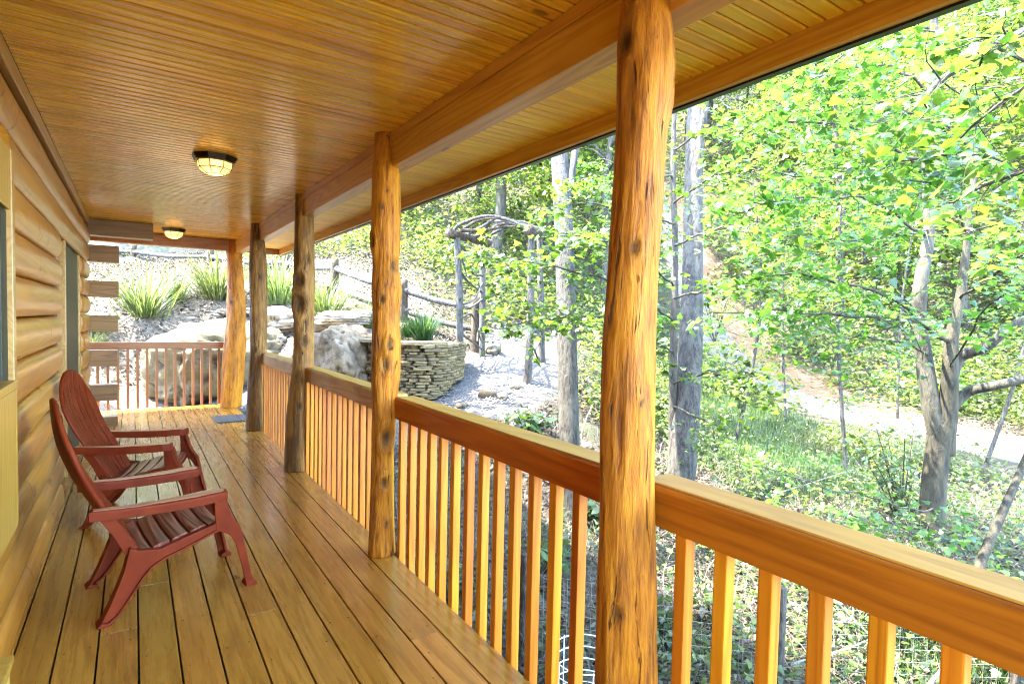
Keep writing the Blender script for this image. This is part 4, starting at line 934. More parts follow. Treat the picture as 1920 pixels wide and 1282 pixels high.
# --- the forked maple on the right
rn = random.Random(21)
mp = empty('maple_tree', at(1745, 1015, 5.5), 'forked olive barked maple on the right with long leafy branches', 'tree'); mo = mp.location.copy()
def tpart(name, pts, rad, mat, parent, o, n=14, seed=0):
    P = spline([rel(p, o) for p in pts], 8); k = len(P); rs = np.interp(np.linspace(0, 1, k), np.linspace(0, 1, len(rad)), rad)
    b = MB(); b.tube(P, [float(x)*(1+.06*mn.noise((i*.4, seed, 0))) for i, x in enumerate(rs)], n); return b.build(name, M[mat], parent, smooth=True)
sc_ = 5.5/FOCAL
tpart('trunk', [at(1735,1085,5.4), at(1745,1000,5.5), at(1752,900,5.5), at(1765,800,5.5), at(1768,770,5.5)], [27*sc_, 22*sc_, 20*sc_, 22*sc_, 19*sc_], 'barko', mp, mo)
tpart('trunk', [at(1765,850,5.5), at(1748,770,5.5), at(1735,690,5.55), at(1722,600,5.6), at(1728,520,5.6), at(1742,430,5.7), at(1738,300,5.8), at(1748,150,5.9), at(1755,-60,6)], [16*sc_, 15.5*sc_, 15*sc_, 14*sc_, 12*sc_, 10*sc_, 9*sc_, 8*sc_, 6*sc_], 'barkp', mp, mo)
tpart('trunk', [at(1768,850,5.5), at(1778,760,5.45), at(1782,690,5.4), at(1785,630,5.4), at(1800,560,5.4), at(1815,440,5.4), at(1830,280,5.4)], [19*sc_, 16*sc_, 13*sc_, 11*sc_, 8*sc_, 6*sc_, 4*sc_], 'barko', mp, mo)
tpart('limb', [at(1780,770,5.45), at(1815,735,5.4), at(1870,722,5.2), at(1960,700,5.0), at(2080,660,4.8)], [10*sc_, 9*sc_, 8*sc_, 7*sc_, 5*sc_], 'barkp', mp, mo)
tpart('limb', [at(1782,710,5.4), at(1800,670,5.4), at(1850,650,5.2), at(1900,610,5.1), at(2000,560,5.0)], [12*sc_, 10*sc_, 8*sc_, 7*sc_, 5*sc_], 'barkd', mp, mo)
limbs = [
 ([(1782,640,5.4),(1720,610,5.1),(1600,592,4.7),(1470,585,4.4),(1330,585,4.1)], .022,.006, 26,.55,7,.035,.085),
 ([(1745,620,5.5),(1640,545,4.9),(1520,520,4.5),(1400,500,4.2)], .018,.005, 24,.5,7,.035,.085),
 ([(1740,665,5.5),(1660,632,5.1),(1560,640,4.8),(1480,680,4.5)], .012,.004, 12,.4,6,.03,.08),
 ([(1735,440,5.7),(1640,380,5.0),(1500,370,4.5),(1380,400,4.2)], .016,.005, 26,.55,7,.04,.085),
 ([(1740,330,5.8),(1640,250,5.0),(1520,225,4.4),(1400,250,4.0)], .016,.005, 26,.55,7,.04,.085),
 ([(1748,180,5.9),(1650,120,4.9),(1540,140,4.3),(1460,170,4.0)], .014,.004, 24,.5,7,.04,.085),
 ([(1752,60,5.9),(1680,40,4.6),(1600,90,4.0),(1520,150,3.7)], .014,.004, 22,.5,7,.04,.085),
 ([(1800,560,5.4),(1860,520,4.6),(1920,480,4.2),(1980,470,4.0)], .014,.005, 14,.5,6,.04,.085),
 ([(1830,300,5.4),(1780,240,4.4),(1700,210,3.8),(1640,230,3.5)], .014,.004, 20,.5,6,.04,.09),
 ([(1815,440,5.4),(1790,380,4.5),(1740,340,4.0),(1660,330,3.7)], .012,.004, 16,.45,6,.04,.085),
 ([(2140,-60,2.7),(1960,40,2.65),(1830,100,2.65),(1770,150,2.6),(1740,200,2.5)], .026,.010, 10,.40,4,.05,.085),
 ([(2150,200,2.3),(2000,280,2.2),(1880,330,2.2),(1780,380,2.3)], .012,.004, 9,.35,3,.05,.085),
 ([(2150,60,2.1),(1980,140,2.1),(1880,200,2.15),(1800,260,2.2)], .010,.004, 9,.33,3,.05,.085),
 ([(2150,480,3.0),(1990,430,2.9),(1890,420,2.9),(1800,440,3.0)], .012,.004, 10,.4,4,.05,.08),
 ([(2150,150,3.2),(1950,120,3.2),(1800,60,3.3),(1660,60,3.4)], .012,.004, 14,.4,7,.05,.085),
 ([(2150,330,3.4),(1960,330,3.4),(1820,300,3.5),(1690,300,3.6)], .012,.004, 16,.42,7,.05,.085),
 ([(1738,300,5.8),(1650,300,4.4),(1560,330,3.9),(1450,320,3.7)], .010,.003, 18,.45,7,.04,.08),
 ([(1742,430,5.7),(1620,450,4.6),(1520,440,4.1),(1430,460,3.9)], .010,.003, 16,.45,7,.04,.08),
 ([(1782,690,5.4),(1860,570,4.0),(1930,540,3.7),(2020,540,3.5)], .010,.003, 14,.42,7,.04,.08),
 ([(1755,960,5.4),(1700,950,5.0),(1610,925,4.7),(1500,900,4.5),(1400,870,4.4)], .009,.003, 14,.4,5,.03,.075),
 ([(1750,1010,5.3),(1690,990,4.5),(1620,965,4.2),(1560,960,4.0)], .008,.003, 10,.35,5,.03,.075),
 ([(1760,1000,5.3),(1800,1010,4.4),(1820,1040,4.0),(1760,1060,3.7)], .008,.003, 10,.35,5,.03,.075)]
allv = []
for q, (pts, r0, r1, ntw, twl, nl, sp, ls) in enumerate(limbs):
    mb = MB(); lv = []; grow([rel(at(*p), mo) for p in pts], r0, r1, int(ntw*1.8), twl, nl+1, sp, rn, mb, lv)
    mb.build('branch', M['barko'] if q < 16 else M['barkd'], mp, smooth=True, fix=False)
    allv += [(p, d, ls*rn.uniform(.5, 1.05)) for p, d in lv]
cam_l = EYE-mo
allv.sort(key=lambda e: -e[2]/max(.3, (e[0]-cam_l).dot(FWD)))
def place_leaf(p, d, s, parent):
    nrm = Vector((rn.gauss(0,.45), rn.gauss(0,.45), abs(rn.gauss(.9,.35)))).normalized(); ax = (d.normalized()+Vector((rn.gauss(0,.5), rn.gauss(0,.5), rn.gauss(-.5,.4)))); ax = (ax-nrm*ax.dot(nrm)).normalized(); sx = ax.cross(nrm)
    o = link('leaf', ONE[rn.randrange(3)], parent); m_ = Matrix((sx, ax, nrm)).transposed().to_4x4(); o.matrix_local = Matrix.Translation(p) @ m_ @ Matrix.Diagonal((s, s, s, 1))
inview = [e for e in allv if (lambda v: v.dot(FWD) > .5 and abs(v.dot(RIGHT)/v.dot(FWD)) < .93 and abs(v.dot(DOWN)/v.dot(FWD)) < .62)(e[0]-cam_l)]
first = set(id(e) for e in inview[:298])
for e in inview[:298]: place_leaf(*e, mp)
rest = [e for e in allv if id(e) not in first]
o = link('crown', leafcloud('crown', [tuple(e[0]) for e in rest], [tuple(e[1]) for e in rest], [e[2] for e in rest], M['maple']), mp); o['kind'] = 'stuff'

# --- young maple in front of the arbor
ym = empty('young_maple', at(1263, 905, 7.2), 'slim young maple behind the nearest post with layered leafy sprays', 'tree'); yo = ym.location.copy()
tpart('trunk', [at(1260,930,7.2), at(1262,700,7.2), at(1266,480,7.3), at(1262,300,7.4), at(1270,100,7.5)], [.055,.05,.042,.035,.02], 'barkd', ym, yo, 10)
lv2 = []
for q, (pts, ntw, twl, nl, ls) in enumerate([
 ([(1262,660,7.2),(1180,615,6.3),(1100,590,5.8),(1020,600,5.5),(950,610,5.3)], 26,.5,7,.10),
 ([(1262,600,7.2),(1180,540,6.4),(1090,510,5.9),(1000,490,5.6),(900,480,5.4)], 26,.5,7,.10),
 ([(1264,540,7.2),(1190,470,6.4),(1120,450,6.0),(1040,440,5.7)], 18,.5,7,.10),
 ([(1262,720,7.2),(1330,700,6.2),(1400,700,5.6),(1420,740,5.3)], 18,.5,7,.10),
 ([(1264,560,7.2),(1340,540,6.3),(1430,540,5.7),(1500,570,5.4)], 22,.5,7,.10),
 ([(1264,460,7.3),(1340,430,6.4),(1430,430,5.8),(1520,460,5.5)], 22,.55,7,.10),
 ([(1264,380,7.3),(1340,330,6.4),(1420,320,5.9),(1500,340,5.6)], 24,.55,7,.10),
 ([(1264,280,7.4),(1330,240,6.6),(1400,230,6.2),(1480,260,6)], 24,.55,7,.10),
 ([(1262,330,7.4),(1190,330,6.8),(1110,330,6.5),(1080,345,6.3)], 12,.4,6,.09),
 ([(1264,420,7.3),(1200,400,6.5),(1100,380,6.1),(1010,400,6.0)], 12,.5,6,.09),
 ([(1262,760,7.2),(1300,780,6.4),(1330,800,6.0),(1340,830,5.8)], 10,.4,6,.09)]):
    mb = MB(); lv = []; grow([rel(at(*p), yo) for p in pts], .014, .004, int(ntw*1.7), twl, nl+1, .035, rn, mb, lv)
    mb.build('branch', M['barko'], ym, smooth=True, fix=False); lv2 += [(p, d, ls*rn.uniform(.5, 1.0)) for p, d in lv]
rn.shuffle(lv2)
vis = [e for e in lv2 if (lambda v: v.dot(RIGHT)/v.dot(FWD) < .55)(e[0]-(EYE-yo))]
vis.sort(key=lambda e: -e[2]/max(.3, (e[0]-(EYE-yo)).dot(FWD)))
f2 = set(id(e) for e in vis[:280])
for e in vis[:280]: place_leaf(*e, ym)
rest = [e for e in lv2 if id(e) not in f2]
o = link('crown', leafcloud('crown', [tuple(e[0]) for e in rest], [tuple(e[1]) for e in rest], [e[2] for e in rest], M['maple']), ym); o['kind'] = 'stuff'

# --- understory saplings on the slope
for q, (px, d, h_, lb) in enumerate([(1385,9.5,4.6,'thin sapling with layered leaves at the left end of the sunlit driveway'),(1480,12.5,5.5,'slim sapling standing on the far side of the grassy slope'),(1600,8.6,4.6,'leafy sapling left of the forked maple'),
        (1860,9.6,5.0,'leafy sapling behind the right limb of the forked maple'),(1150,10.5,4.8,'leafy sapling behind the slim young maple, right of the arbor'),(1690,13.5,6.0,'tall sapling behind the forked maple across the driveway')]):
    b0 = at(px, 640, d); b0.z = g1(b0.x, b0.y); us = empty('sapling', b0, lb, 'sapling'); top = Vector((rn.gauss(0,.25), rn.gauss(0,.25), h_))
    tpart('trunk', [b0-Vector((0,0,.1)), b0+top*.5+Vector((rn.gauss(0,.1), rn.gauss(0,.1), 0)), b0+top], [.035,.026,.008], 'bark', us, us.location.copy(), 8, q)
    lv = []; mb = MB()
    for k in range(13):
        f = .22+.78*k/13; a_ = rn.uniform(0, 6.28); L_ = (1.5-.8*f)*rn.uniform(.7, 1.2); p0 = top*f
        grow([p0, p0+Vector((math.cos(a_)*L_*.5, math.sin(a_)*L_*.5, .12)), p0+Vector((math.cos(a_)*L_, math.sin(a_)*L_, .02))], .010, .003, 15, .45, 7, .05, rn, mb, lv, 5, .2)
    mb.build('branch', M['barkd'], us, fix=False)
    link('crown', leafcloud('crown', [tuple(e[0]) for e in lv], [tuple(e[1]) for e in lv], [.075*rn.uniform(.6,1.2) for e in lv], M['maple']), us)

# --- big grey trunks near the path, crowns above
def crown_points(n, c, rad, r, k=14):
    cl_ = r.normal(0, .52, (k, 3))*np.array(rad)+np.array(c); w = r.uniform(.5, 1.4, k); w /= w.sum()
    idx_ = r.choice(k, n, p=w); P = cl_[idx_] + r.normal(0, .20, (n, 3))*np.array(rad)*np.array([1,1,.55])
    return P, (P-cl_[idx_])
def big_tree(name, base, pts, rad, mat, label, crown_c, crown_r, nl, seed, leaf=.12, limbs_=4):
    t = empty(name, base, label, 'tree'); o_ = t.location.copy(); r = np.random.default_rng(seed); rr_ = random.Random(seed)
    tpart('trunk', pts, rad, mat, t, o_, 18, seed)
    P, D = crown_points(nl, crown_c, crown_r, r)
    ob = link('crown', leafcloud('crown', P-np.array(o_), D, r.uniform(.7, 1.2, nl)*leaf, M['forest'], 'quad', r), t)
    for k in range(limbs_):
        f = .45+.5*k/limbs_; i = int(f*(len(pts)-1)); p = Vector(pts[i]).lerp(Vector(pts[min(i+1, len(pts)-1)]), f*(len(pts)-1)-i)
        q = Vector(P[rr_.randrange(nl)]); tpart('limb', [p, (p+q)/2+Vector((0,0,.3)), q], [.05,.03,.012], mat, t, o_, 7, k)
    return t
big_tree('grey_tree', at(1068, 995, 6.2), [at(1071,1010,6.2), at(1068,850,6.3), at(1063,640,6.5), at(1058,440,6.8), at(1050,290,7.1), at(1044,60,7.5), at(1040,-250,8.2), at(1030,-900,10)], [.125,.116,.114,.114,.112,.105,.095,.06], 'bark',
         'straight grey lichen spotted trunk between the arbor and the nearest post', tuple(at(1030,-900,10)), (2.2,2.2,1.6), 1800, 1)
big_tree('spotted_tree', at(1276, 955, 7), [at(1268,980,7), at(1280,850,7.1), at(1292,700,7.3), at(1298,540,7.6), at(1300,380,7.9), at(1303,230,8.2), at(1310,0,8.7), at(1320,-800,10.5)], [.19,.178,.16,.14,.128,.12,.105,.07], 'bark',
         'thick mottled trunk just right of the nearest log post', tuple(at(1330,-800,10.5)), (2.2,2.2,1.6), 1800, 2)
# a garden tree beside the cabin end, whose crown dapples the rock bank and the path
gt = empty('garden_tree', (-2.4, 12.6, g1(-2.4, 12.6)), 'tall garden tree behind the cabin corner shading the rock bank', 'tree'); gto = gt.location.copy()
tpart('trunk', [(-2.4,12.6,1.0), (-2.3,12.6,3.5), (-1.7,12.2,6), (-.8,11.7,8.2), (.4,11.1,9.6)], [.2,.17,.14,.10,.05], 'bark', gt, gto, 14, 9)
rg = np.random.default_rng(77); P, D = crown_points(2300, (1.0,10.9,9.4), (2.7,2.7,1.5), rg, 22)
link('crown', leafcloud('crown', P-np.array(gto), D, rg.uniform(.12,.24,len(P)), M['forest'], 'quad', rg), gt)
for k in range(4):
    q = Vector(P[k*311]); tpart('limb', [(-.8,11.7,8.2), (Vector((-.8,11.7,8.2))+q)/2+Vector((0,0,.2)), q], [.06,.04,.012], 'bark', gt, gto, 7, k)
sp_ = empty('leaning_sapling', at(1838, 1060, 3.6), 'thin mossy stem leaning in at the lower right edge', 'sapling')
tpart('stem', [at(1800,1230,3.4), at(1838,1060,3.6), at(1880,960,3.7), at(1915,880,3.8), at(1990,700,4)], [.03,.028,.025,.022,.014], 'barko', sp_, sp_.location.copy(), 10)

# --- forest on the hillside behind
fv = []
for k in range(4):
    r = np.random.default_rng(100+k); P, D = crown_points(4200, (0,0,7.2), (2.6,2.6,2.6), r, 20)
    P2, D2 = crown_points(1500, (0,0,3.2), (2.2,2.2,1.5), r, 12)
    P = np.r_[P, P2]; D = np.r_[D, D2]
    cm = leafcloud('crown', P, D, r.choice([.09,.13,.18,.30], len(P), p=[.3,.35,.25,.1])*r.uniform(.8,1.2,len(P)), M['forest'], 'quad', r)
    b = MB(); rr_ = random.Random(k); pts = [(0,0,-.5)]
    for z in (1.5, 3.5, 6, 9): pts.append((pts[-1][0]+rr_.gauss(0,.18), pts[-1][1]+rr_.gauss(0,.18), z))
    b.tube(spline(pts, 4), [.17-.13*i/16 for i in range(17)], 9)
    for j in range(9):
        z = rr_.uniform(2.2, 7.5); a_ = rr_.uniform(0, 6.28); L_ = rr_.uniform(1.2, 2.6); p = Vector((np.interp(z, [q[2] for q in pts], [q[0] for q in pts]), np.interp(z, [q[2] for q in pts], [q[1] for q in pts]), z))
        b.tube([p, p+Vector((math.cos(a_)*L_*.5, math.sin(a_)*L_*.5, L_*.35)), p+Vector((math.cos(a_)*L_, math.sin(a_)*L_, L_*.5))], [.045,.03,.01], 6)
    fv.append((b.mesh('trunk', M['bark' if k % 2 else 'barkd'], True), cm))
r = np.random.default_rng(55); spots = []
def try_spot(d, px):
    p = at(px, 600, d); x, y = p.x, p.y
    if np.hypot(np.array([q[0]-x for q in spots]), np.array([q[1]-y for q in spots])).min() < 2.0 if spots else False: return
    if pdist(np.array([x]), np.array([y]), ROAD)[0] < 2.4 or pdist(np.array([x]), np.array([y]), PATH)[0] < 1.6: return
    spots.append((x, y))
for i in range(240):
    d = r.uniform(17, 48); px = r.uniform(560, 2250)
    if px < 900 and d < 19: continue
    try_spot(d, px)
    if len(spots) >= 62: break
for i in range(14): try_spot(r.uniform(22, 40), r.uniform(100, 560))
for i in range(40): try_spot(r.uniform(18, 40), r.uniform(2250, 3900))
for i, (x, y) in enumerate(spots):
    tr, cr = fv[i % 4]; s = r.uniform(.75, 1.35)
    v = Vector((x, y, 1.45))-EYE; dd = v.dot(FWD); px = 960+FOCAL*v.dot(RIGHT)/max(.1, dd)
    lb, gr = (('slender leafy tree on the slope above the rail fence', 'trees above the rail fence') if px < 830 else ('slender leafy tree in the woods behind the arbor and grey trunk', 'trees behind the arbor') if px < 1130 else
              ('slender leafy tree in the woods between the two nearest trunks and the driveway', 'trees beyond the left driveway') if px < 1500 else ('slender leafy tree on the hillside close behind the driveway bank', 'trees behind the driveway bank') if dd < 26 else ('small looking leafy tree high on the far hillside', 'trees high on the far hillside'))
    t = empty('forest_tree', (x, y, g1(x, y)-.1), lb, 'tree', gr, r.uniform(0, 6.28))
    link('trunk', tr, t, scale=(s, s, s*1.1)); link('crown', cr, t, scale=(s, s, s*1.1))

# --- undergrowth and ground cover
def scatter(n, pxr, dr, r, power=1.0):
    px = r.uniform(pxr[0], pxr[1], n); d = dr[0]+(dr[1]-dr[0])*r.uniform(0, 1, n)**power
    lat = (px-960)/FOCAL
    x = (RIGHT.x*lat+FWD.x)*d; y = (RIGHT.y*lat+FWD.y)*d
    return x, y
def keep(x, y, grav=True):
    k = ~((x < 1.5) & (y < 10.3)); k &= pdist(x, y, ROAD) > 1.5
    if grav: k &= pdist(x, y, PATH) > 1.1
    return k
r = np.random.default_rng(9)
cx, cy_ = scatter(3300, (480, 2900), (13, 46), r, .9); kk = keep(cx, cy_) & ~((cx < 6.5) & (cy_ < 17)); cx, cy_ = cx[kk], cy_[kk]
cz = gz(cx, cy_); n = len(cx); per = 70; hgt = r.uniform(.3, 1.5, n)
P = np.repeat(np.c_[cx, cy_, cz], per, 0) + np.c_[r.normal(0,.45,n*per), r.normal(0,.45,n*per), np.abs(r.normal(0,.6,n*per))*np.repeat(hgt, per)]
ux, uy = scatter(900, (880, 2100), (8.5, 15), r); kk = keep(ux, uy) & (pdist(ux, uy, ROAD) > 2.2) & (pdist(ux, uy, PATH) > 1.7) & (masks(ux, uy)['grassy'] < .3); ux, uy = ux[kk], uy[kk]; un = len(ux)
P = np.r_[P, np.repeat(np.c_[ux, uy, gz(ux, uy)], per, 0) + np.c_[r.normal(0,.28,un*per), r.normal(0,.28,un*per), np.abs(r.normal(0,.28,un*per))]]
tag(link('undergrowth', leafcloud('undergrowth', P, r.normal(0,1,(len(P),3)), np.r_[np.repeat(r.uniform(.06,.20,n), per), np.repeat(r.uniform(.05,.11,un), per)]*r.uniform(.8,1.3,len(P)), M['under'], 'quad', r)), 'bright leafy undergrowth covering the wooded hillside', None, None, 'stuff')
x, y = scatter(74000, (560, 2700), (2.2, 13), r, .8); kk = keep(x, y) & ~((masks(x, y)['mulch'] > .5)); x, y = x[kk], y[kk]
z = gz(x, y)+r.uniform(.0, .05, len(x))
tag(link('leaf_litter', leafcloud('leaf_litter', np.c_[x, y, z], r.normal(0,1,(len(x),3)), r.uniform(.03,.085,len(x)), M['litter'], 'quad', r)), 'dry fallen leaves covering the bank below the railing', None, None, 'stuff')
x, y = scatter(30000, (150, 900), (9.5, 20), r, .8); kk = keep(x, y); x, y = x[kk], y[kk]
tag(link('garden_mulch', leafcloud('garden_mulch', np.c_[x, y, gz(x, y)+r.uniform(.0,.05,len(x))], r.normal(0,1,(len(x),3)), r.uniform(.03,.09,len(x)), M['litter'], 'quad', r)), 'pale leaf mulch over the sloping rock garden', None, None, 'stuff')
# low weeds on the bank
x, y = scatter(4600, (700, 2800), (2.4, 12), r, .9); kk = keep(x, y); x, y = x[kk], y[kk]
w_ = np.array([mn.noise((a_*.7, b_*.7, 4)) for a_, b_ in zip(x, y)]) > -.02; x, y = x[w_], y[w_]; per = 9; n = len(x)
P = np.repeat(np.c_[x, y, gz(x, y)], per, 0)+np.c_[r.normal(0,.07,n*per), r.normal(0,.07,n*per), r.uniform(.03,.28,n*per)]
tag(link('weeds', leafcloud('weeds', P, r.normal(0,1,(n*per,3)), r.uniform(.03,.075,n*per), M['turf'], 'oval', r)), 'low green weeds scattered over the leafy bank', None, None, 'stuff')
x, y = scatter(26000, (640, 2050), (2.1, 12), r, .8); kk = keep(x, y) & ~(masks(x, y)['mulch'] > .5) & (masks(x, y)['grassy'] < .7); x, y = x[kk], y[kk]
n = len(x); az = r.uniform(0, 6.28, n); h = r.uniform(.10, .42, n); el = np.abs(r.normal(.15, .35, n)); w = r.uniform(.0015, .004, n)
d3 = np.c_[np.cos(az)*np.cos(el), np.sin(az)*np.cos(el), np.sin(el)]*h[:,None]; sd3 = np.c_[-np.sin(az), np.cos(az), np.zeros(n)]*w[:,None]; b3 = np.c_[x, y, gz(x, y)+r.uniform(.005, .06, n)]; bow = np.c_[np.zeros(n), np.zeros(n), h*.12]
V = np.stack([b3-sd3, b3+sd3, b3+d3*.5+bow+sd3, b3+d3*.5+bow-sd3, b3+d3+sd3*.4, b3+d3-sd3*.4], 1); F = (np.arange(n)*6)[:,None,None]+np.array([(0,1,2,3),(3,2,4,5)])[None]
tag(link('dry_stalks', fastmesh('dry_stalks', V.reshape(-1,3), F.reshape(-1,4), M['stalk'])), 'pale dry stalks and twigs lying over the leafy bank', None, None, 'stuff')
x, y = scatter(520, (1250, 2050), (3.2, 8.5), r, .9); kk = keep(x, y); x, y = x[kk], y[kk]; per = 8; n = len(x)
P = np.repeat(np.c_[x, y, gz(x, y)], per, 0)+np.c_[r.normal(0,.10,n*per), r.normal(0,.10,n*per), r.uniform(.03,.42,n*per)]
tag(link('seedlings', leafcloud('seedlings', P, r.normal(0,1,(n*per,3)), r.uniform(.03,.065,n*per), M['under'], 'maple', r)), 'green maple seedlings covering the bank right of the nearest post', None, None, 'stuff')
# turf on the slope and near the railing
x, y = scatter(150000, (1100, 2050), (2.3, 16), r, .8); kk = keep(x, y) & (masks(x, y)['grassy'] > r.uniform(.05, .6, len(x))); x, y = x[kk], y[kk]
n = len(x); z = gz(x, y); az = r.uniform(0, 6.28, n); h = r.uniform(.07, .22, n); w = .008
V = np.stack([np.c_[x-np.sin(az)*w, y+np.cos(az)*w, z], np.c_[x+np.sin(az)*w, y-np.cos(az)*w, z], np.c_[x+np.cos(az)*h*.5, y+np.sin(az)*h*.5, z+h]], 1)
tag(link('turf', fastmesh('turf', V.reshape(-1,3), np.arange(3*n).reshape(n,3), M['turf'])), 'short green grass on the slope below the driveway', None, None, 'stuff')
# gravel pebbles on the path
tt = r.uniform(0, 1, 16000); L_ = [0]
for a_, b_ in zip(PATH[:-1], PATH[1:]): L_.append(L_[-1]+math.dist(a_, b_))
s = tt*L_[-1]; x = np.interp(s, L_, [q[0] for q in PATH])+r.normal(0,.5,len(s)); y = np.interp(s, L_, [q[1] for q in PATH])+r.normal(0,.5,len(s)); kk = ~((x < 1.36) & (y < 10.0)); x, y = x[kk], y[kk]
n = len(x); C = np.c_[x, y, gz(x, y)+.004]; o6 = np.array([(1,0,0),(0,1,0),(-1,0,0),(0,-1,0),(0,0,.7),(0,0,-.7)]); sz_ = r.uniform(.008,.024,n)[:,None,None]*r.uniform(.6,1.4,(n,6,1))
V = C[:,None,:]+o6[None]*sz_; ft = np.array([(0,1,4),(1,2,4),(2,3,4),(3,0,4)]); F = (np.arange(n)*6)[:,None,None]+ft[None]
tag(link('path_gravel', fastmesh('path_gravel', V.reshape(-1,3), F.reshape(-1,3), M['pebble'])), 'loose grey gravel on the path through the arbor', None, None, 'stuff')

# --- shrubs
def shrub(name, base, n, rad, leaf, mats, label, seed, stems=6, shape='oval'):
    t = empty(name, base, label, 'shrub'); r = np.random.default_rng(seed); rr_ = random.Random(seed); b = MB(); P = []; D = []
    for k in range(stems):
        a_ = rr_.uniform(0, 6.28); tip = Vector((math.cos(a_)*rad[0]*rr_.uniform(.3,1), math.sin(a_)*rad[0]*rr_.uniform(.3,1), rad[1]*rr_.uniform(.6,1.1)))
        pts = [Vector((0,0,-.05)), tip*.5+Vector((0,0,.06)), tip]; b.tube(spline(pts, 5), [.012-.009*i/10 for i in range(11)], 5)
        for q in range(n//stems):
            f = rr_.uniform(.3, 1.05); p = pts[1].lerp(tip, (f-.5)*2) if f > .5 else pts[0].lerp(pts[1], f*2); s_ = Vector((rr_.gauss(0,1), rr_.gauss(0,1), rr_.gauss(0,.6)))*rad[0]*.16
            P.append(tuple(p+s_)); D.append(tuple(s_.normalized()))
    b.build('stem', M['barkd'], t, smooth=True)
    P = np.array(P); D = np.array(D); m = len(P); cut = 0
    if len(mats) > 1:
        cut = m//6; pick = r.permutation(m)[:cut]; msk = np.zeros(m, bool); msk[pick] = True
        link('yellow_leaves', leafcloud('yellow_leaves', P[msk], D[msk], r.uniform(.6,1,cut)*leaf*.7, M[mats[1]], shape, r), t); P, D = P[~msk], D[~msk]
    link('foliage', leafcloud('foliage', P, D, r.uniform(.6,1.1,len(P))*leaf, M[mats[0]], shape, r), t); return t
def onground(px, py, d): p = at(px, py, d); p.z = g1(p.x, p.y); return p
shrub('flowering_shrub', at(1690, 985, 6.6), 900, (.62,1.15), .085, ('shrub','yflower'), 'dark green shrub with yellow tips left of the forked maple', 1, 12)
shrub('rhododendron', onground(982, 800, 7.4), 90, (.30,.32), .17, ('shrub',), 'glossy leaved rhododendron on the bank below the arbor', 2, 6)
shrub('rhododendron', onground(1115, 900, 6.2), 70, (.25,.35), .16, ('shrub',), 'young rhododendron seen right of the grey trunk above the railing', 3, 5)
shrub('fern_plant', onground(1250, 1130, 4.0), 60, (.22,.3), .12, ('shrub',), 'dark leafy plant seen between the nearest balusters right of the post', 4, 5)
shrub('fern_plant', onground(1345, 1110, 4.3), 60, (.22,.3), .10, ('turf',), 'light green plant seen behind the first balusters of the front railing', 5, 5)
shrub('fern_plant', onground(1020, 1040, 4.8), 60, (.22,.34), .13, ('shrub',), 'dark leafy plant behind the balusters left of the nearest post', 6, 5)
shrub('fern_plant', onground(870, 1130, 4.2), 50, (.2,.25), .12, ('shrub',), 'leafy plant low behind the middle balusters', 7, 5)
shrub('low_bush', at(232, 758, 10.9), 260, (.30,.36), .06, ('turf',), 'small bright bush behind the lowest log ends of the wall', 8, 8)
shrub('low_bush', at(1340, 640, 12.0), 500, (.7,1.3), .10, ('under',), 'leafy bush at the left end of the sunny driveway', 9, 9)
shrub('low_bush', at(1560, 690, 15.5), 500, (.8,1.5), .11, ('under',), 'leafy bush on the clay bank above the driveway', 10, 9)

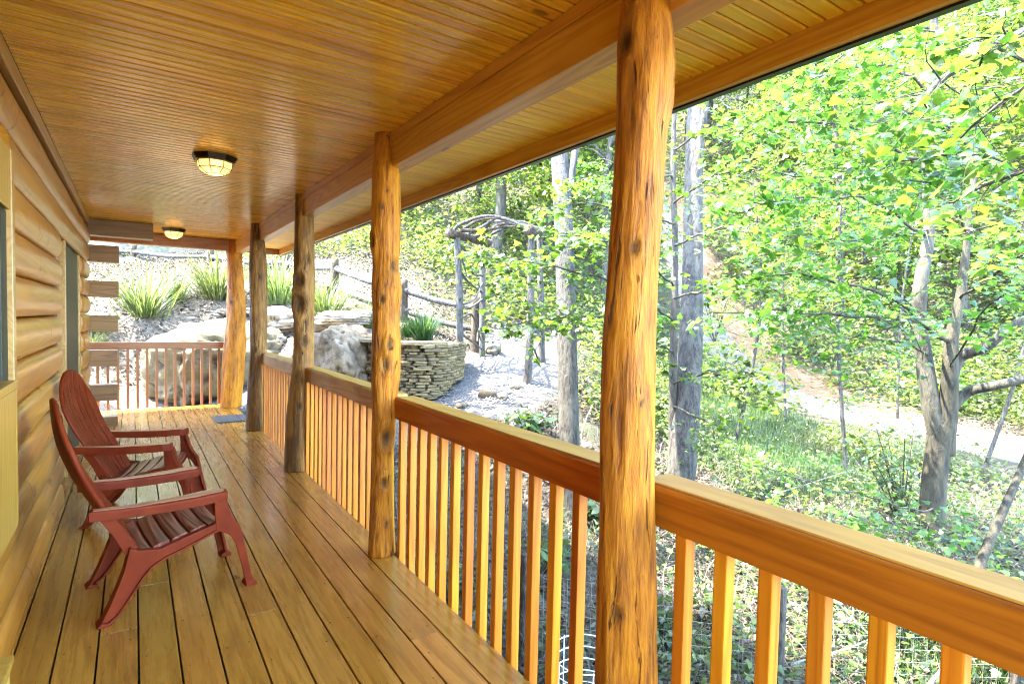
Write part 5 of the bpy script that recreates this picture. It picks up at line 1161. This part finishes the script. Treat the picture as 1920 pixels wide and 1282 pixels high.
# --- fallen branches, wire fence
for k, (q, rr_, lb) in enumerate([([(1480,1245,3.4),(1530,1232,3.5),(1590,1215,3.6),(1650,1190,3.7)], .010, 'pale fallen branch below the middle of the front railing'),
        ([(1590,1110,3.8),(1600,1150,3.75),(1575,1165,3.7),(1540,1160,3.7)], .006, 'thin curled white twig behind the front balusters'),
        ([(1560,1120,3.9),(1640,1200,3.7),(1700,1270,3.6)], .007, 'straight grey stick slanting down behind the front balusters'),
        ([(1740,1285,3.2),(1800,1215,3.3),(1850,1150,3.4)], .012, 'pale stick with white patches below the front railing at right'),
        ([(1440,930,5.2),(1520,905,5.3),(1600,880,5.4)], .007, 'thin dry stick above the rail below the grassy slope'),
        ([(1110,760,7.3),(1090,820,7.0),(1120,880,6.6)], .008, 'bent pale twig right of the grey trunk')]):
    pts = [at(*p) for p in q]
    off = [max(0, g1(p.x, p.y)+.02-p.z) for p in pts]; pts = [p+Vector((0,0,f_)) for p, f_ in zip(pts, off)]
    o_ = pts[0]; ob = rough_tube([rel(p, o_) for p in pts], rr_, rr_*.5, k, n=7, m=12).build('fallen_branch', M['twig'], None, smooth=True, loc=o_); tag(ob, lb, 'branch')
wf = empty('wire_fence', (2.4, 3.4, -.8), 'thin welded wire fence standing on the bank below the front railing', 'fence'); wo = wf.location
fa, fb = Vector((2.05, 2.9, 0)), Vector((4.2, 1.0, 0)); fd = (fb-fa); Lw = fd.length; fd.normalize()
mb = MB()
for k in range(int(Lw/.075)+1):
    p = fa+fd*(k*.075); zz = g1(p.x, p.y); mb.tube([rel((p.x, p.y, zz-.02), wo), rel((p.x, p.y, zz+.62), wo)], .0010, 4, False)
for q in range(9):
    mb.tube([rel(((fa+fd*s_).x, (fa+fd*s_).y, g1((fa+fd*s_).x, (fa+fd*s_).y)+.01+q*.075), wo) for s_ in np.linspace(0, Lw, 14)], .0010, 4, False)
mb.build('wire_mesh', M['wire'], wf, fix=False)
for s_ in (.02, Lw*.55, Lw): 
    p = fa+fd*s_; zz = g1(p.x, p.y); rough_tube([rel((p.x, p.y, zz-.2), wo), rel((p.x+.01, p.y, zz+.72), wo)], .035, .03, s_, n=8, m=8).build('fence_stake', M['oldwood'], wf, smooth=True)
wc = empty('wire_cage', onground(1098, 1270, 3.1), 'white wire plant cage behind the balusters beside the nearest post', 'plant cage')
mb = MB()
for k in range(12): a_ = k*math.pi/6; mb.tube([(math.cos(a_)*.19, math.sin(a_)*.19, -.03), (math.cos(a_)*.19, math.sin(a_)*.19, .46)], .0035, 5, False)
for q in range(7): mb.tube([(math.cos(a_)*.19, math.sin(a_)*.19, .03+q*.07) for a_ in np.linspace(0, 2*math.pi, 25)], .0035, 5, False)
mb.build('cage_wire', M['whitepl'], wc, fix=False)
